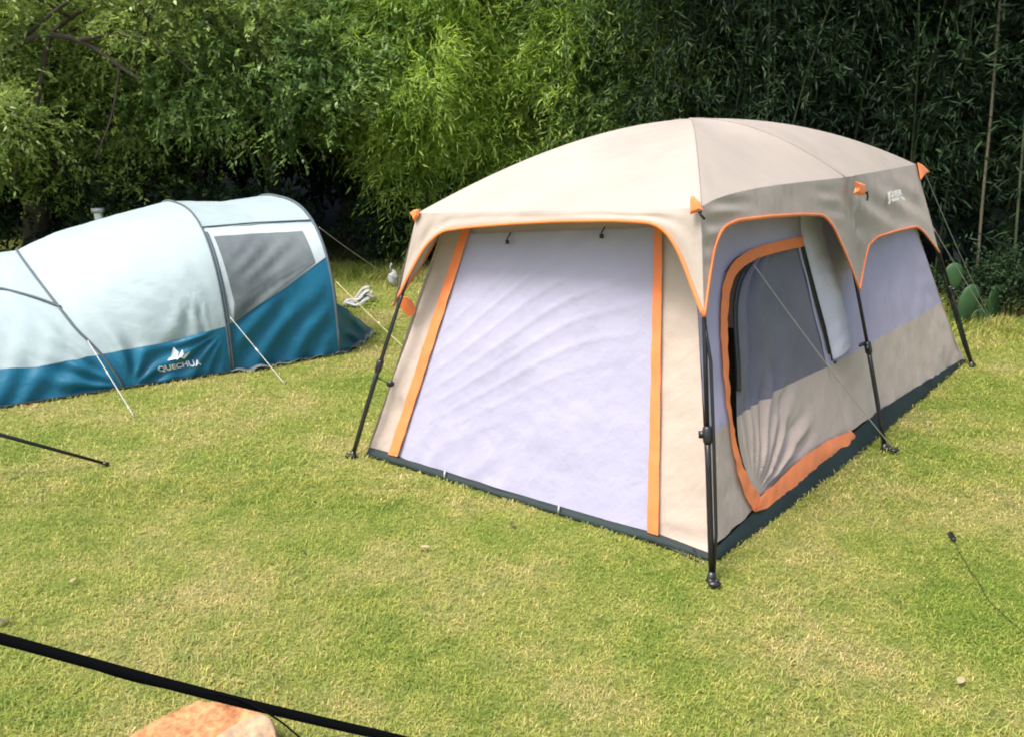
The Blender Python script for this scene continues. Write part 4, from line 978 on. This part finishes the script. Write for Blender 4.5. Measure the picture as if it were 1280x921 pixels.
# prickly pear
ca = empty('prickly_pear', (5.0, 8.6, 0)); tag(ca, 'green prickly pear cactus with flat pads right of the beige tent', 'cactus')
def pad(cx, cy, w, h, Y, rot, yaw=0.0):
    c = bgat(cx, cy, Y); s = Y/F/CP; w *= s*.5; h *= s*.5; g = MB(); vs = []; fs = []; nu, nv = 22, 8
    for j in range(nv+1):
        th = math.pi*j/nv
        for i in range(nu):
            ph = 2*math.pi*i/nu; x = math.sin(th)*math.cos(ph)*w*(1+.18*math.sin(ph)); z = math.sin(th)*math.sin(ph)*h; y_ = math.cos(th)*.028
            xr = x*math.cos(rot)-z*math.sin(rot); zr = x*math.sin(rot)+z*math.cos(rot); vs.append(c+V((xr*math.cos(yaw)-y_*math.sin(yaw), xr*math.sin(yaw)+y_*math.cos(yaw), zr)))
    for j in range(nv):
        for i in range(nu): i2 = (i+1) % nu; fs.append((j*nu+i, (j+1)*nu+i, (j+1)*nu+i2, j*nu+i2))
    g.add(vs, fs)
    return g.build('cactus_pad', M['cactus'], ca)
pad(1192, 347, 23, 36, 8.55, .12); pad(1209, 381, 24, 52, 8.50, -.18); pad(1200, 402, 26, 40, 8.6, .1); pad(1243, 385, 26, 60, 8.75, .2, .5); pad(1222, 402, 24, 34, 8.65, -.3, .2)
# thin bare stems on the right
for k, (pts, lab) in enumerate([([(1216, 418), (1222, 330), (1229, 240), (1237, 165), (1243, 90)], 'thin pale bamboo stem rising right of the cactus'), ([(1262, 408), (1266, 350), (1271, 280), (1277, 200), (1284, 120)], 'thin dark stem near the right edge')]):
    Yd = 8.9; P = [bgat(x, y, Yd+.1*i) for i, (x, y) in enumerate(pts)]; P = [V((P[0].x, P[0].y, 0))]+P; o = empty('bare_stem', (P[0].x, P[0].y, 0)); tag(o, lab, 'stem', 'bare stems at the right')
    P.append(P[-1]+(P[-1]-P[-2])*1.6)
    g = MB(); g.tube(smoothline(P, 1), .016, 7, cap=False); g.build('stem', M['drytw'] if k == 0 else M['culm'], o)
    rg = np.random.default_rng(k+3); og = []; dg_ = []
    for (x, y) in ([(1205, 300), (1240, 296), (1222, 180), (1250, 200), (1190, 130), (1262, 150)] if k == 0 else [(1262, 345), (1275, 330), (1270, 230), (1255, 90), (1272, 60)]):
        c = bgat(x, y, Yd-.15)
        for q_ in range(5): og.append(tuple(c+V((rg.normal()*.08, rg.normal()*.08, rg.normal()*.05)))); dg_.append((rg.choice([-1, 1])*1.0, rg.normal()*.4, rg.normal()*.25))
    v, r = spray_leaves(np.array(og), norm(np.array(dg_)), 6, .20, .12, .010, .35, rg); local_quads('leaves', v, r, M['lf_shaded'], o)

# the wood behind: one mass nobody could count, before an added unseen bank that blocks the sky
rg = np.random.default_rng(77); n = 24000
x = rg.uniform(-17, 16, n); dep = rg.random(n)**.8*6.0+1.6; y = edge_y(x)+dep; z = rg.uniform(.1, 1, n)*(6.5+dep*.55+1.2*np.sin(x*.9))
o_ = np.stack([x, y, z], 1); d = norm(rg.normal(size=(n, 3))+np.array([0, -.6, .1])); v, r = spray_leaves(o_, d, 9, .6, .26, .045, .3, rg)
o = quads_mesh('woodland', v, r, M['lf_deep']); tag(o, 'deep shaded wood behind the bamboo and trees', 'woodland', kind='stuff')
M['bank_dark'] = plain('bank_dark_cover', (.005, .008, .004), .95, var=.5, scale=4)  # near-black cover of the added bank, keeps the gaps dark
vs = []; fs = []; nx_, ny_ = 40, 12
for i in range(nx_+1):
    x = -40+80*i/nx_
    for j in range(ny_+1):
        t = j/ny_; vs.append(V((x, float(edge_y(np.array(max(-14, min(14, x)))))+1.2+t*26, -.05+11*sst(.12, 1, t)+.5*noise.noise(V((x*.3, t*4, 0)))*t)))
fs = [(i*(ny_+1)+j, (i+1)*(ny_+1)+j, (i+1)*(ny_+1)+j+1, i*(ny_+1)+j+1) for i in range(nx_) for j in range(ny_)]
o = obj('sky_block_bank', vs, fs, M['bank_dark']); tag(o, kind='structure')  # added slope, hidden by the trees, closes sky gaps and darkens the wood

# ================================================================== LIGHT
SUN_EL, sxy = rad(61), V((-.78, -.54))
W = bpy.data.worlds.new('World'); S.world = W; W.use_nodes = True; nt = W.node_tree; nt.nodes.clear()
sky = nt.nodes.new('ShaderNodeTexSky'); sky.sky_type = 'NISHITA'; sky.sun_disc = False; sky.sun_elevation = SUN_EL; sky.sun_rotation = math.atan2(sxy.x, sxy.y)
sky.air_density = 1.0; sky.dust_density = 4.5; sky.ozone_density = 0.6
bg = nt.nodes.new('ShaderNodeBackground'); bg.inputs['Strength'].default_value = .15; wo = nt.nodes.new('ShaderNodeOutputWorld')
nt.links.new(sky.outputs[0], bg.inputs[0]); nt.links.new(bg.outputs[0], wo.inputs[0])
sd = bpy.data.lights.new('sun', 'SUN'); sd.energy = 2.3; sd.angle = rad(20); sd.color = (1, .965, .91); so = bpy.data.objects.new('sun', sd); COL.objects.link(so)
dirv = V((sxy.x*math.cos(SUN_EL)/sxy.length, sxy.y*math.cos(SUN_EL)/sxy.length, math.sin(SUN_EL))); so.rotation_euler = dirv.to_track_quat('Z', 'Y').to_euler(); so.location = (0, 0, 30)
S.view_settings.view_transform = 'Standard'; S.view_settings.look = 'None'; S.view_settings.exposure = 1.08; S.view_settings.gamma = 1; S.view_settings.use_curve_mapping = False
S.cycles.filter_width = 1.9; S.render.engine = 'CYCLES'; S.cycles.max_bounces = 8; S.cycles.transmission_bounces = 6
